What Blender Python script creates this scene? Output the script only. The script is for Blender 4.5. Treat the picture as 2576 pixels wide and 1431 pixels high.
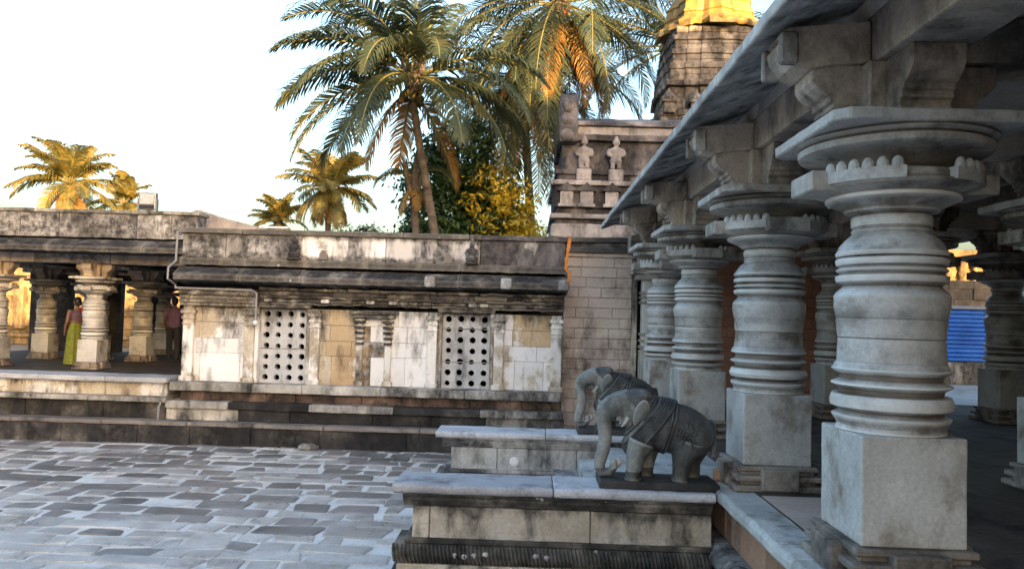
import bpy, bmesh, math, random
from mathutils import Vector, Matrix, noise
from mathutils.bvhtree import BVHTree
R = math.radians
for o in list(bpy.data.objects): bpy.data.objects.remove(o)
sc = bpy.context.scene
COL = sc.collection
U = 0.62          # one unit of the plan = width of a pillar's square block, in metres
EYE = 4.2         # eye level above the courtyard, in those units
def W(x, y, z): return Vector((x*U, y*U, (z+EYE)*U))

# ------------------------------------------------------------------ camera, sky, sun, exposure
cam = bpy.data.cameras.new('camera'); co = bpy.data.objects.new('camera', cam); COL.objects.link(co)
cam.sensor_width = 36; cam.lens = 36*1900/2576; cam.clip_end = 2000; cam.clip_start = .05
co.matrix_world = Matrix.Translation(W(0, 0, 0)) @ Matrix.Rotation(R(1.4), 4, 'Z') @ Matrix.Rotation(R(92.4), 4, 'X') @ Matrix.Rotation(R(1.6), 4, 'Z')
sc.camera = co
SUN_EL = R(4.0); sdir = Vector((.45, -.893, 0)).normalized()
wd = bpy.data.worlds.new('World'); sc.world = wd; wd.use_nodes = True
nt = wd.node_tree; bg = nt.nodes['Background']
sky = nt.nodes.new('ShaderNodeTexSky'); sky.sky_type = 'NISHITA'; sky.sun_disc = False
sky.sun_elevation = SUN_EL; sky.sun_rotation = math.atan2(sdir.x, sdir.y)
sky.air_density = 1.0; sky.dust_density = 7.0; sky.ozone_density = 1.6
nt.links.new(sky.outputs[0], bg.inputs[0]); bg.inputs[1].default_value = .15
sl = bpy.data.lights.new('sun', 'SUN'); sl.energy = 1.7; sl.angle = R(.6); sl.color = (1, .62, .26)
so = bpy.data.objects.new('sun', sl); COL.objects.link(so)
d = Vector((-sdir.x*math.cos(SUN_EL), -sdir.y*math.cos(SUN_EL), -math.sin(SUN_EL)))
so.rotation_euler = d.to_track_quat('-Z', 'Y').to_euler(); so.location = (20, -20, 30)
sc.view_settings.view_transform = 'Standard'; sc.view_settings.look = 'None'
sc.view_settings.exposure = 3.65; sc.view_settings.gamma = 1

# ------------------------------------------------------------------ materials
MATS = {}
def nd(t, typ, **k):
    n = t.nodes.new(typ)
    for a, b in k.items(): setattr(n, a, b)
    return n
def ramp(t, src, stops):
    r = nd(t, 'ShaderNodeValToRGB'); e = r.color_ramp.elements
    while len(e) < len(stops): e.new(.5)
    for x, (p, c) in zip(e, stops): x.position = p; x.color = (*c, 1) if len(c) == 3 else c
    t.links.new(src, r.inputs[0]); return r.outputs[0]
def noi(t, pos, scale, det=5, rough=.6, st=(1, 1, 1), off=(0, 0, 0)):
    m = nd(t, 'ShaderNodeMapping'); m.inputs['Scale'].default_value = st; m.inputs['Location'].default_value = off
    t.links.new(pos, m.inputs[0]); n = nd(t, 'ShaderNodeTexNoise'); n.inputs['Scale'].default_value = scale
    n.inputs['Detail'].default_value = det; n.inputs['Roughness'].default_value = rough
    t.links.new(m.outputs[0], n.inputs['Vector']); return n.outputs[0]
def mix(t, f, a, b, typ='MIX'):
    m = nd(t, 'ShaderNodeMix', data_type='RGBA', blend_type=typ)
    for s, v in ((m.inputs['Factor'], f), (m.inputs['A'], a), (m.inputs['B'], b)):
        if isinstance(v, (int, float)): s.default_value = v
        elif isinstance(v, tuple): s.default_value = (*v, 1)
        else: t.links.new(v, s)
    return m.outputs['Result']
def stone(name, cols, sc=2.5, stain=0, scol=(.018, .016, .018), ssc=1.3, streak=.35, plaster=0, pcol=(.72, .70, .68), psc=1.1,
          rough=.8, bump=.5, rnd=.25, spots=0, off=0, grain=1.0, spec=.4, drip=None, cav=None, edge=None):
    m = bpy.data.materials.new(name); m.use_nodes = True; t = m.node_tree
    b = t.nodes['Principled BSDF']; g = nd(t, 'ShaderNodeNewGeometry'); pos = g.outputs['Position']
    O = (off*3.7, off*1.9, off*2.3)
    n1 = noi(t, pos, sc, 6, .65, off=O)
    k = len(cols); c = ramp(t, n1, [(.3+.4*i/max(1, k-1), cols[i]) for i in range(k)])
    fine = noi(t, pos, 38, 4, .7)
    c = mix(t, .55*grain, c, ramp(t, fine, [(.25, (.45, .45, .45)), (.6, (1, 1, 1)), (.8, (1.25, 1.25, 1.25))]), 'MULTIPLY')
    if plaster:
        p = noi(t, pos, psc, 7, .62, off=(O[0]+11, O[1], O[2])); th = .66-.34*plaster
        p2_ = noi(t, pos, psc*7, 6, .75, (1, 1, .55)); p = mix(t, .22, p, p2_)
        f = ramp(t, p, [(th-.025, (0, 0, 0)), (th+.012, (.8, .8, .8)), (th+.05, (1, 1, 1))])
        pv = noi(t, pos, 5, 4); pc = mix(t, pv, tuple(x*.82 for x in pcol), pcol)
        c = mix(t, f, c, pc)
    if stain:
        s = noi(t, pos, ssc, 8, .68, (1, 1, streak), (O[0]+5, O[1]+2, O[2])); th = .72-.42*stain
        if drip:
            sp = nd(t, 'ShaderNodeSeparateXYZ'); t.links.new(pos, sp.inputs[0])
            for za, zb, am in drip:      # soot that gathers towards height zb
                mr = nd(t, 'ShaderNodeMapRange', interpolation_type='SMOOTHSTEP'); mr.inputs[1].default_value = (za+EYE)*U; mr.inputs[2].default_value = (zb+EYE)*U; mr.inputs[4].default_value = am
                t.links.new(sp.outputs['Z'], mr.inputs[0]); ad = nd(t, 'ShaderNodeMath', operation='ADD'); t.links.new(s, ad.inputs[0]); t.links.new(mr.outputs[0], ad.inputs[1]); s = ad.outputs[0]
        f = ramp(t, s, [(th-.07, (0, 0, 0)), (th+.06, (.95, .95, .95))])
        s2 = noi(t, pos, 9, 6, .7); f = mix(t, .75, f, ramp(t, s2, [(.3, (.35, .35, .35)), (.62, (1, 1, 1))]), 'MULTIPLY')
        c = mix(t, f, c, scol)
    if spots:
        v = noi(t, pos, 7, 3, .5, off=(3, 7, 1)); f = ramp(t, v, [(.74-.2*spots, (0, 0, 0)), (.78-.2*spots, (.8, .8, .8))])
        c = mix(t, f, c, (.6, .6, .56))
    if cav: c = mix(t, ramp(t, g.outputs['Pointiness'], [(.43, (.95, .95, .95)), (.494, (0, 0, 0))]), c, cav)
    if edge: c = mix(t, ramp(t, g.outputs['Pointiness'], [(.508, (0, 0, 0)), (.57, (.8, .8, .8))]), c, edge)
    oi = nd(t, 'ShaderNodeObjectInfo')
    rv = ramp(t, oi.outputs['Random'], [(0, (1-rnd, 1-rnd, 1-rnd)), (1, (1+rnd*.8, 1+rnd*.8, 1+rnd*.8))])
    c = mix(t, 1.0, c, rv, 'MULTIPLY')
    t.links.new(c, b.inputs['Base Color'])
    b.inputs['Specular IOR Level'].default_value = spec
    rr = ramp(t, n1, [(.3, (max(.05, rough-.12),)*3), (.7, (min(1, rough+.12),)*3)]); t.links.new(rr, b.inputs['Roughness'])
    bp = nd(t, 'ShaderNodeBump'); bp.inputs['Strength'].default_value = bump; bp.inputs['Distance'].default_value = .02
    h = mix(t, .35, noi(t, pos, 12, 6, .7), fine); t.links.new(h, bp.inputs['Height']); t.links.new(bp.outputs[0], b.inputs['Normal'])
    MATS[name] = m; return m
def plain(name, c, rough=.5, metal=0, spec=.5, var=.15):
    m = bpy.data.materials.new(name); m.use_nodes = True; t = m.node_tree; b = t.nodes['Principled BSDF']
    g = nd(t, 'ShaderNodeNewGeometry'); n = noi(t, g.outputs['Position'], 14, 4)
    cc = ramp(t, n, [(.3, tuple(x*(1-var) for x in c)), (.7, tuple(x*(1+var) for x in c))]); t.links.new(cc, b.inputs['Base Color'])
    b.inputs['Roughness'].default_value = rough; b.inputs['Metallic'].default_value = metal; b.inputs['Specular IOR Level'].default_value = spec
    MATS[name] = m; return m
def leaf(name, c1, c2, c3, trans=.35, sc=1.2):
    m = bpy.data.materials.new(name); m.use_nodes = True; t = m.node_tree; b = t.nodes['Principled BSDF']
    g = nd(t, 'ShaderNodeNewGeometry'); n = noi(t, g.outputs['Position'], sc, 4, .7)
    c = ramp(t, n, [(.33, c1), (.5, c2), (.68, c3)]); t.links.new(c, b.inputs['Base Color']); b.inputs['Roughness'].default_value = .5
    tr = nd(t, 'ShaderNodeBsdfTranslucent'); t.links.new(c, tr.inputs[0]); ms = nd(t, 'ShaderNodeMixShader'); ms.inputs[0].default_value = trans
    t.links.new(b.outputs[0], ms.inputs[1]); t.links.new(tr.outputs[0], ms.inputs[2]); t.links.new(ms.outputs[0], t.nodes['Material Output'].inputs[0])
    MATS[name] = m; return m

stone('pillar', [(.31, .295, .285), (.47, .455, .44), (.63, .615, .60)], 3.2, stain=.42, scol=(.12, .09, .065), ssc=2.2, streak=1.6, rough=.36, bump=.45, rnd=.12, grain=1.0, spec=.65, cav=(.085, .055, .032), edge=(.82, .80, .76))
stone('pillar_head', [(.28, .255, .23), (.46, .425, .385), (.64, .60, .54)], 2.4, stain=.44, scol=(.06, .05, .042), ssc=1.8, streak=.6, rough=.65, bump=.7, rnd=.1, grain=.7, cav=(.09, .065, .045))
stone('pillar_plinth', [(.42, .405, .385), (.54, .525, .50), (.64, .625, .60)], 2.4, stain=.36, scol=(.20, .15, .11), ssc=2.2, streak=.8, rough=.6, bump=.45, rnd=.08, grain=.9)
stone('bracket_stone', [(.32, .26, .215), (.52, .43, .355), (.68, .58, .48)], 2.2, stain=.46, scol=(.05, .042, .04), ssc=1.7, streak=.5, rough=.8, rnd=.12)
stone('beam_stone', [(.30, .265, .24), (.48, .415, .36), (.70, .58, .45)], 1.3, stain=.38, scol=(.06, .052, .052), ssc=1.0, streak=.45, rough=.85)
stone('eave_stone', [(.24, .23, .225), (.46, .445, .43), (.74, .72, .69)], 4.5, stain=.42, scol=(.03, .028, .033), ssc=3.0, streak=1.0, rough=.88, bump=1.0, rnd=.15, spots=.42, edge=(.78, .76, .72))
stone('ceiling_stone', [(.34, .315, .30), (.44, .41, .385), (.52, .48, .44)], 1.2, stain=.3, scol=(.12, .105, .10), rough=.9)
stone('floor_hall', [(.05, .04, .033), (.085, .068, .056), (.13, .105, .088)], 1.6, stain=.35, rough=.85, bump=.3, spec=.15)
stone('ledge_stone', [(.30, .28, .26), (.46, .45, .43), (.60, .60, .58)], 2.4, stain=.25, scol=(.07, .055, .05), ssc=2.2, rough=.75)
stone('ledge_face', [(.30, .18, .12), (.45, .25, .16), (.40, .33, .27)], 2, stain=.3, rough=.85)
stone('tile_pink', [(.36, .27, .23), (.46, .35, .30), (.50, .42, .38)], 1.5, stain=.12, rough=.7, bump=.2)
stone('bal_slab', [(.34, .34, .36), (.47, .47, .50), (.58, .57, .58)], 2, stain=.26, scol=(.09, .08, .08), ssc=2.4, streak=1, rough=.55, bump=.4)
stone('bal_dado', [(.36, .30, .22), (.52, .45, .36), (.62, .57, .50)], 1.6, stain=.40, scol=(.016, .015, .016), ssc=2.2, streak=.3, rough=.85, drip=[(-3.05, -2.84, .13)])
stone('bal_dark', [(.07, .065, .06), (.18, .16, .135), (.34, .30, .25)], 2.5, stain=.66, scol=(.010, .0095, .010), ssc=1.6, streak=.8, rough=.8, spots=.22)
stone('bal_grey', [(.26, .25, .25), (.42, .41, .40), (.60, .57, .54)], 2, stain=.52, scol=(.014, .013, .015), ssc=2.2, streak=.28, rough=.85)
stone('wall_beige', [(.40, .33, .25), (.54, .47, .37), (.64, .59, .51)], 1.3, stain=.36, scol=(.035, .03, .028), ssc=1.7, streak=.35, plaster=.44, psc=.8, pcol=(.87, .86, .87), rough=.88, rnd=.08, drip=[(-.6, .4, .17)])
stone('wall_mix', [(.38, .32, .25), (.55, .48, .38), (.66, .61, .53)], 2.2, stain=.42, scol=(.028, .024, .022), ssc=2.1, streak=.4, plaster=.52, psc=1.2, pcol=(.86, .84, .82), rough=.88, rnd=.1, drip=[(-.5, .3, .16)])
stone('wall_ochre', [(.44, .31, .18), (.56, .42, .26), (.62, .52, .38)], 1.3, stain=.36, scol=(.035, .03, .028), ssc=1.7, streak=.35, plaster=.24, psc=.8, pcol=(.87, .86, .87), rough=.88, rnd=.08, drip=[(-.6, .4, .17)])
stone('wall_white', [(.44, .39, .33), (.62, .58, .53), (.76, .73, .70)], 1.3, stain=.36, scol=(.06, .052, .048), ssc=1.9, streak=.3, plaster=.68, psc=.8, pcol=(.88, .87, .88), rough=.88, rnd=.06, drip=[(-.6, .4, .13)])
stone('parapet_white', [(.30, .28, .27), (.48, .45, .43), (.64, .61, .58)], 1.5, stain=.50, scol=(.016, .015, .017), ssc=2.1, streak=.22, plaster=.84, psc=.8, pcol=(.88, .85, .85), rough=.92, off=1, bump=.8, drip=[(2.15, 2.4, .13), (1.8, 1.6, .16)])
stone('parapet', [(.20, .19, .185), (.38, .36, .35), (.58, .55, .53)], 1.5, stain=.62, scol=(.016, .015, .017), ssc=1.7, streak=.32, plaster=.52, psc=.8, pcol=(.88, .85, .85), rough=.92, off=1, bump=.8, drip=[(2.1, 2.4, .11), (1.85, 1.6, .13)])
stone('parapet_dark', [(.10, .095, .10), (.20, .185, .19), (.40, .37, .36)], 1.6, stain=.62, scol=(.03, .027, .032), ssc=1.2, streak=.4, plaster=.12, psc=1.2, rough=.92, off=2, bump=.7)
stone('cornice_dark', [(.03, .028, .03), (.08, .075, .075), (.34, .315, .285)], 3.0, stain=.62, scol=(.010, .0095, .011), ssc=1.6, streak=1.6, rough=.95, bump=1.0, spots=.18, edge=(.24, .225, .205))
stone('frieze', [(.05, .046, .042), (.24, .215, .185), (.66, .61, .54)], 4.6, stain=.62, scol=(.012, .011, .012), ssc=2.2, streak=1.0, rough=.92, bump=1.0, rnd=.35)
stone('sill_stone', [(.22, .21, .195), (.38, .36, .33), (.56, .53, .49)], 2.2, stain=.48, scol=(.018, .016, .017), ssc=1.8, streak=.35, rough=.85)
stone('plinth_dark', [(.028, .026, .027), (.05, .047, .046), (.17, .155, .14)], 2.2, stain=.6, scol=(.008, .0075, .009), ssc=1.0, streak=.5, rough=.92, bump=.7)
stone('plinth_red', [(.10, .07, .058), (.19, .12, .095), (.34, .26, .21)], 2.4, stain=.56, scol=(.018, .015, .015), ssc=1.5, streak=.5, rough=.9)
stone('plinth_top', [(.16, .14, .135), (.24, .215, .20), (.34, .30, .27)], 1.8, stain=.3, rough=.85)
stone('lattice', [(.40, .41, .43), (.54, .55, .57), (.64, .65, .66)], 2.5, stain=.32, scol=(.10, .09, .09), ssc=2.6, streak=.35, rough=.75, bump=.4, rnd=.04, drip=[(-.5, .1, .16)])
stone('pave', [(.31, .29, .272), (.47, .445, .42), (.62, .595, .57)], 1.4, stain=.26, scol=(.16, .145, .13), ssc=1.1, streak=1, rough=.34, bump=.6, rnd=.22, spec=.75)
stone('pave_dark', [(.13, .12, .112), (.20, .187, .175), (.30, .28, .265)], 1.6, stain=.25, streak=1, scol=(.06, .055, .05), rough=.42, bump=.6, rnd=.3, spec=.7)
stone('pave_brown', [(.15, .13, .125), (.25, .22, .21), (.36, .33, .32)], 1.5, stain=.18, streak=1, scol=(.08, .07, .07), rough=.42, bump=.5, rnd=.3, spec=.7)
stone('mortar', [(.50, .475, .45), (.66, .63, .60), (.76, .73, .70)], 2, stain=.24, scol=(.24, .22, .2), ssc=1.6, streak=1, rough=.8, bump=.6, rnd=0)
stone('pink_block', [(.58, .47, .40), (.71, .60, .53), (.78, .70, .64)], 1.5, stain=.22, scol=(.07, .05, .045), ssc=.9, streak=.6, rough=.88, rnd=.08)
stone('inner_block', [(.40, .19, .13), (.52, .26, .18), (.58, .34, .25)], 1.6, stain=.14, rough=.88, rnd=.1)
stone('shrine_dark', [(.075, .068, .072), (.15, .135, .14), (.36, .325, .325)], 1.4, stain=.58, scol=(.018, .016, .019), ssc=1.1, streak=.5, rough=.95, bump=.9)
stone('shrine_pale', [(.22, .195, .195), (.40, .36, .355), (.58, .53, .51)], 1.8, stain=.46, scol=(.035, .03, .035), ssc=1.3, streak=.4, rough=.95, bump=.7)
stone('tower_stone', [(.15, .125, .105), (.31, .26, .22), (.54, .47, .40)], 2.4, stain=.54, scol=(.03, .026, .026), ssc=1.5, streak=.6, rough=.95, bump=1.0, rnd=.15)
stone('far_stone', [(.16, .11, .06), (.28, .20, .11), (.40, .30, .18)], 1.6, stain=.42, scol=(.04, .03, .02), ssc=1.2, rough=.92)
stone('far_dark', [(.08, .06, .045), (.15, .12, .09), (.30, .23, .16)], 3, stain=.3, rough=.95)
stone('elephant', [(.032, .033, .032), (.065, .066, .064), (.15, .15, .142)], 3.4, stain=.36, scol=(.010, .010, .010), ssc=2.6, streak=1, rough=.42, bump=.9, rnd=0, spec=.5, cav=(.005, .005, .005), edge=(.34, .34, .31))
stone('elephant_band', [(.045, .046, .045), (.085, .087, .084), (.16, .16, .152)], 5, stain=.4, scol=(.012, .012, .012), ssc=4, streak=1, rough=.5, bump=.8, rnd=0)
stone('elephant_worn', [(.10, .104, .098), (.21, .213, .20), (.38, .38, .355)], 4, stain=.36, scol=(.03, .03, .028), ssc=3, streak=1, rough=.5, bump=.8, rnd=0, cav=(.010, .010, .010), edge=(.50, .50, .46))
stone('pedestal', [(.03, .03, .03), (.06, .055, .055), (.11, .095, .085)], 4, stain=.4, rough=.8)
stone('earth', [(.14, .115, .09), (.22, .19, .15), (.30, .26, .21)], .5, stain=.1, rough=.95, rnd=0)
stone('bark', [(.075, .06, .05), (.145, .118, .098), (.22, .185, .155)], 5, stain=.3, streak=3, rough=.95, bump=1, rnd=.1)
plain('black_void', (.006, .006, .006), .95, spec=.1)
plain('metal_grey', (.32, .33, .35), .4, .6)
plain('pipe', (.26, .26, .27), .6)
plain('lamp_white', (.8, .82, .85), .35)
plain('lamp_glass', (.45, .48, .5), .15)
stone('gold', [(.17, .10, .02), (.30, .19, .035), (.40, .27, .06)], 2.2, stain=.3, scol=(.09, .05, .02), ssc=1.6, streak=.4, rough=.4, bump=.6, rnd=.1, spec=.6)
stone('base_stone', [(.18, .15, .125), (.30, .25, .21), (.42, .355, .30)], 2.6, stain=.4, scol=(.03, .026, .024), ssc=2, streak=.8, rough=.8, rnd=.1, cav=(.03, .022, .015))
stone('blue_sheet', [(.02, .12, .46), (.03, .18, .64), (.07, .26, .72)], 1.2, stain=.25, scol=(.05, .09, .2), ssc=1.5, streak=.3, rough=.5, bump=.1, rnd=.12)
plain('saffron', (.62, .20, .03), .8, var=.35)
plain('skin', (.16, .085, .055), .6)
plain('hair', (.008, .007, .007), .5)
plain('shirt', (.17, .10, .20), .85, var=.3)
plain('trousers', (.025, .025, .035), .85)
plain('saree', (.15, .17, .02), .8, var=.3)
plain('saree_red', (.26, .025, .04), .8)
plain('blouse', (.10, .06, .10), .8)
leaf('palm_leaf', (.032, .052, .03), (.056, .078, .042), (.115, .12, .05), .35, .8)
leaf('palm_dry', (.20, .10, .03), (.34, .19, .06), (.45, .28, .10), .35, 1.5)
leaf('tree_leaf', (.016, .045, .014), (.035, .085, .022), (.085, .125, .03), .3, 1.5)
leaf('bush_leaf', (.05, .065, .03), (.09, .10, .05), (.16, .15, .08), .3, 1.2)
plain('rachis', (.16, .15, .05), .6)
plain('coconut', (.14, .12, .03), .5)
plain('dry_fibre', (.36, .12, .05), .9)
leaf('palm_leaf_sunlit', (.07, .085, .03), (.18, .155, .045), (.44, .31, .07), .4, .9)  # palm leaf copy with golden sunlight painted into its colour
leaf('sunlit_leaf', (.22, .20, .02), (.58, .42, .03), (.75, .56, .07), .4, 2.2)  # yellow leaf colour painted to stand for sunlight on the tree

# ------------------------------------------------------------------ mesh building
class MB:
    def __init__(s): s.v = []; s.f = []
    def add(s, vs, fs):
        o = len(s.v); s.v += [Vector(v) for v in vs]; s.f += [[i+o for i in f] for f in fs]; return s
    def box(s, x0, x1, y0, y1, z0, z1):
        return s.add([(x0,y0,z0),(x1,y0,z0),(x1,y1,z0),(x0,y1,z0),(x0,y0,z1),(x1,y0,z1),(x1,y1,z1),(x0,y1,z1)],
                     [(0,3,2,1),(4,5,6,7),(0,1,5,4),(1,2,6,5),(2,3,7,6),(3,0,4,7)])
    def cbox(s, cx, cy, hx, hy, z0, z1): return s.box(cx-hx, cx+hx, cy-hy, cy+hy, z0, z1)
    def prism(s, pts, z0, z1):
        n = len(pts); return s.add([(x,y,z0) for x,y in pts]+[(x,y,z1) for x,y in pts],
            [tuple(range(n-1,-1,-1)), tuple(range(n,2*n))]+[(i,(i+1)%n,n+(i+1)%n,n+i) for i in range(n)])
    def ext(s, pts, axis, a, b):   # polygon (p, z) extruded along x or y
        n = len(pts); mk = (lambda p, z, t: (p, t, z)) if axis == 'y' else (lambda p, z, t: (t, p, z))
        return s.add([mk(p,z,a) for p,z in pts]+[mk(p,z,b) for p,z in pts],
            [tuple(range(n-1,-1,-1)), tuple(range(n,2*n))]+[(i,(i+1)%n,n+(i+1)%n,n+i) for i in range(n)])
    def lathe(s, prof, n=40, cx=0, cy=0, lob=None):
        vs = []; fs = []
        for z, r in prof:
            for i in range(n):
                a = 2*math.pi*i/n; rr = r*(lob(a, z) if lob else 1)
                vs.append((cx+rr*math.cos(a), cy+rr*math.sin(a), z))
        for k in range(len(prof)-1):
            for i in range(n):
                j = (i+1) % n; fs.append((k*n+i, k*n+j, (k+1)*n+j, (k+1)*n+i))
        fs.append(tuple(range(n-1,-1,-1))); fs.append(tuple(range((len(prof)-1)*n, len(prof)*n)))
        return s.add(vs, fs)
    def tube(s, pts, rad, n=8):
        pts = [Vector(p) for p in pts]; vs = []; fs = []
        if isinstance(rad, (int, float)): rad = [rad]*len(pts)
        ref = None
        for i, p in enumerate(pts):
            t = (pts[min(i+1, len(pts)-1)]-pts[max(i-1, 0)]).normalized()
            if ref is None: ref = t.orthogonal().normalized()
            u = (ref-t*ref.dot(t)).normalized(); ref = u; w = t.cross(u)
            for k in range(n):
                a = 2*math.pi*k/n; vs.append(p+(u*math.cos(a)+w*math.sin(a))*rad[i])
        for i in range(len(pts)-1):
            for k in range(n):
                j = (k+1) % n; fs.append((i*n+k, i*n+j, (i+1)*n+j, (i+1)*n+k))
        fs.append(tuple(range(n-1,-1,-1))); fs.append(tuple(range((len(pts)-1)*n, len(pts)*n)))
        return s.add(vs, fs)
    def ell(s, c, r, nu=16, nv=10, rot=None):
        c = Vector(c); vs = []; fs = []
        if isinstance(r, (int, float)): r = (r, r, r)
        for i in range(1, nv):
            th = math.pi*i/nv
            for k in range(nu):
                a = 2*math.pi*k/nu; p = Vector((r[0]*math.sin(th)*math.cos(a), r[1]*math.sin(th)*math.sin(a), r[2]*math.cos(th)))
                vs.append(c+(rot @ p if rot else p))
        t = Vector((0,0,r[2])); b = -t
        vs.append(c+(rot @ t if rot else t)); vs.append(c+(rot @ b if rot else b)); T = len(vs)-2; B = T+1
        for i in range(nv-2):
            for k in range(nu):
                j = (k+1) % nu; fs.append((i*nu+k, (i+1)*nu+k, (i+1)*nu+j, i*nu+j))
        for k in range(nu):
            j = (k+1) % nu; fs.append((T, k, j)); fs.append((B, (nv-2)*nu+j, (nv-2)*nu+k))
        return s.add(vs, fs)
    def rotz(s, a, c=(0, 0)):
        ca, sa = math.cos(a), math.sin(a)
        for v in s.v:
            x, y = v.x-c[0], v.y-c[1]; v.x = c[0]+x*ca-y*sa; v.y = c[1]+x*sa+y*ca
        return s
    def mesh(s, name, mat, org=(0, 0, 0), bevel=0, cut=0, amp=0, freq=2.0, smooth=False, ang=35, k=U):
        bm = bmesh.new(); o = Vector(org)
        vs = [bm.verts.new((v-o)*k) for v in s.v]
        for f in s.f:
            try: bm.faces.new([vs[i] for i in f])
            except ValueError: pass
        if smooth or bevel or cut: bmesh.ops.recalc_face_normals(bm, faces=bm.faces)
        if cut:
            long = cut*k
            for _ in range(7):
                es = [e for e in bm.edges if e.calc_length() > long]
                if not es: break
                bmesh.ops.subdivide_edges(bm, edges=es, cuts=1, use_grid_fill=True)
        if bevel:
            es = [e for e in bm.edges if len(e.link_faces) == 2 and e.calc_face_angle(0) > .6]
            bmesh.ops.bevel(bm, geom=es, offset=bevel*k, segments=2 if bevel > .02 else 1, affect='EDGES', profile=.6, clamp_overlap=True)
        if amp:
            for v in bm.verts:
                p = (v.co+o*k)*freq/k; v.co += noise.noise_vector(p)*amp*k + noise.noise_vector(p*3.1)*amp*k*.4
        me = bpy.data.meshes.new(name); bm.to_mesh(me); bm.free()
        me.materials.append(MATS[mat])
        if smooth:
            me.polygons.foreach_set('use_smooth', [True]*len(me.polygons)); me.set_sharp_from_angle(angle=R(ang))
        return me
def link(name, me, parent=None, loc=None):
    o = bpy.data.objects.new(name, me); COL.objects.link(o)
    if parent is not None: o.parent = parent
    if loc is not None: o.location = loc
    return o
def part(name, mb, mat, parent, org, **k): return link(name, mb.mesh(name, mat, org, **k), parent)
def tag(o, label=None, cat=None, group=None, kind=None):
    for a, b in (('label', label), ('category', cat), ('group', group), ('kind', kind)):
        if b: o[a] = b
    return o
def thing(name, label, cat, org, group=None, world=True):
    o = bpy.data.objects.new(name, None); COL.objects.link(o); o.empty_display_size = .2
    o.location = W(*org) if world else Vector(org); return tag(o, label, cat, group)
def solo(name, mb, mat, org, label=None, cat=None, group=None, kind=None, **k):
    return tag(link(name, mb.mesh(name, mat, org, **k), None, W(*org)), label, cat, group, kind)
def copy_tree(o, parent=None):
    c = o.copy(); COL.objects.link(c); c.parent = parent
    for ch in list(o.children): copy_tree(ch, c)
    return c
def fuse(name, mb, mat, voxel, it=6, k=U, org=(0, 0, 0)):
    """overlapping solids -> one continuous smooth skin"""
    me = mb.mesh(name, mat, org, k=k); ob = bpy.data.objects.new('tmp', me); COL.objects.link(ob)
    r = ob.modifiers.new('r', 'REMESH'); r.mode = 'VOXEL'; r.voxel_size = voxel
    s = ob.modifiers.new('s', 'SMOOTH'); s.factor = .5; s.iterations = it
    dg = bpy.context.evaluated_depsgraph_get(); dg.update()
    out = bpy.data.meshes.new_from_object(ob.evaluated_get(dg)); out.name = name
    bpy.data.objects.remove(ob); bpy.data.meshes.remove(me)
    if not out.materials: out.materials.append(MATS[mat])
    out.polygons.foreach_set('use_smooth', [True]*len(out.polygons)); return out
random.seed(7)

# ------------------------------------------------------------------ ground
g = MB(); N = 40
g.add([(-400,-60,0),(400,-60,0),(400,900,0),(-400,900,0)], [(0,1,2,3)])
ground = solo('ground', MB().add([(-400,-60,-4.24),(400,-60,-4.24),(400,900,-4.24),(-400,900,-4.24)], [(0,1,2,3)]), 'earth', (0,0,-4.24), kind='structure')
court = solo('courtyard_paving', MB().box(-26, 3.0, -4, 23.3, -4.235, -4.2), 'mortar', (0,0,-4.2), kind='structure')
def paver(x0, x1, y0, y1, rr, ths=(.02, .05)):
    j = lambda s: rr.uniform(-s, s)
    q = [(x0+j(.10), y0+j(.095)), (x1+j(.10), y0+j(.095)), (x1+j(.10), y1+j(.095)), (x0+j(.10), y1+j(.095))]
    cx, cy = sum(p[0] for p in q)/4, sum(p[1] for p in q)/4
    h = rr.uniform(*ths)*.6; tx, ty = j(.012), j(.012)
    ring = []                                     # worn, rounded outline
    for i in range(4):
        a, b, c = q[i-1], q[i], q[(i+1) % 4]; t = rr.uniform(.02, .10)
        ring += [(b[0]+(a[0]-b[0])*t, b[1]+(a[1]-b[1])*t), (b[0]+(c[0]-b[0])*t, b[1]+(c[1]-b[1])*t)]
    m = MB(); n = 8
    vs = [(x, y, -4.215) for x, y in ring]+[(x, y, -4.2+h*.45) for x, y in ring]
    vs += [(cx+(x-cx)*.93, cy+(y-cy)*.93, -4.2+h+tx*(x-cx)+ty*(y-cy)) for x, y in ring]
    fs = [(k*n+i, k*n+(i+1) % n, (k+1)*n+(i+1) % n, (k+1)*n+i) for k in (0, 1) for i in range(n)]+[tuple(range(16, 24))]
    return m.add(vs, fs)
rr = random.Random(3); y = 4.0; rest = {'pave': MB(), 'pave_dark': MB()}; npv = 0
while y < 22.8:
    dy = rr.uniform(.44, .74); x = -26+rr.uniform(0, .8)
    while x < 2.8:
        dx = rr.choice([rr.uniform(.42, .8), rr.uniform(.6, 1.5)])
        gap = (.03 if y < 15 else .045)*rr.uniform(.5, 1.7)
        xm = x+dx/2; ym = y+dy/2
        if (10.9 < ym < 17.5 and xm > -2.3): x += dx; continue
        if rr.random() < .03: x += dx; continue
        dark = .12+(.42 if ym > 16.2+.15*xm else 0)
        k = rr.random(); mt = 'pave_dark' if k < dark*.75 else 'pave_brown' if k < dark*1.2 else 'pave'
        m = paver(x+gap, min(x+dx, 2.95)-gap, y+gap*.8, y+dy-gap*.8, rr)
        if xm > -.70*ym-.6 and ym > 11.3 and npv < 299:
            part('paving_stone', m, mt, court, (0,0,-4.2)); npv += 1
        else: rest[mt if mt in rest else 'pave'].add(m.v, m.f)
        x += dx
    y += dy
for mt, m in rest.items():
    if m.v: tag(part('outer_paving', m, mt, court, (0,0,-4.2)), kind='stuff')
print('pavers', npv)

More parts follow.
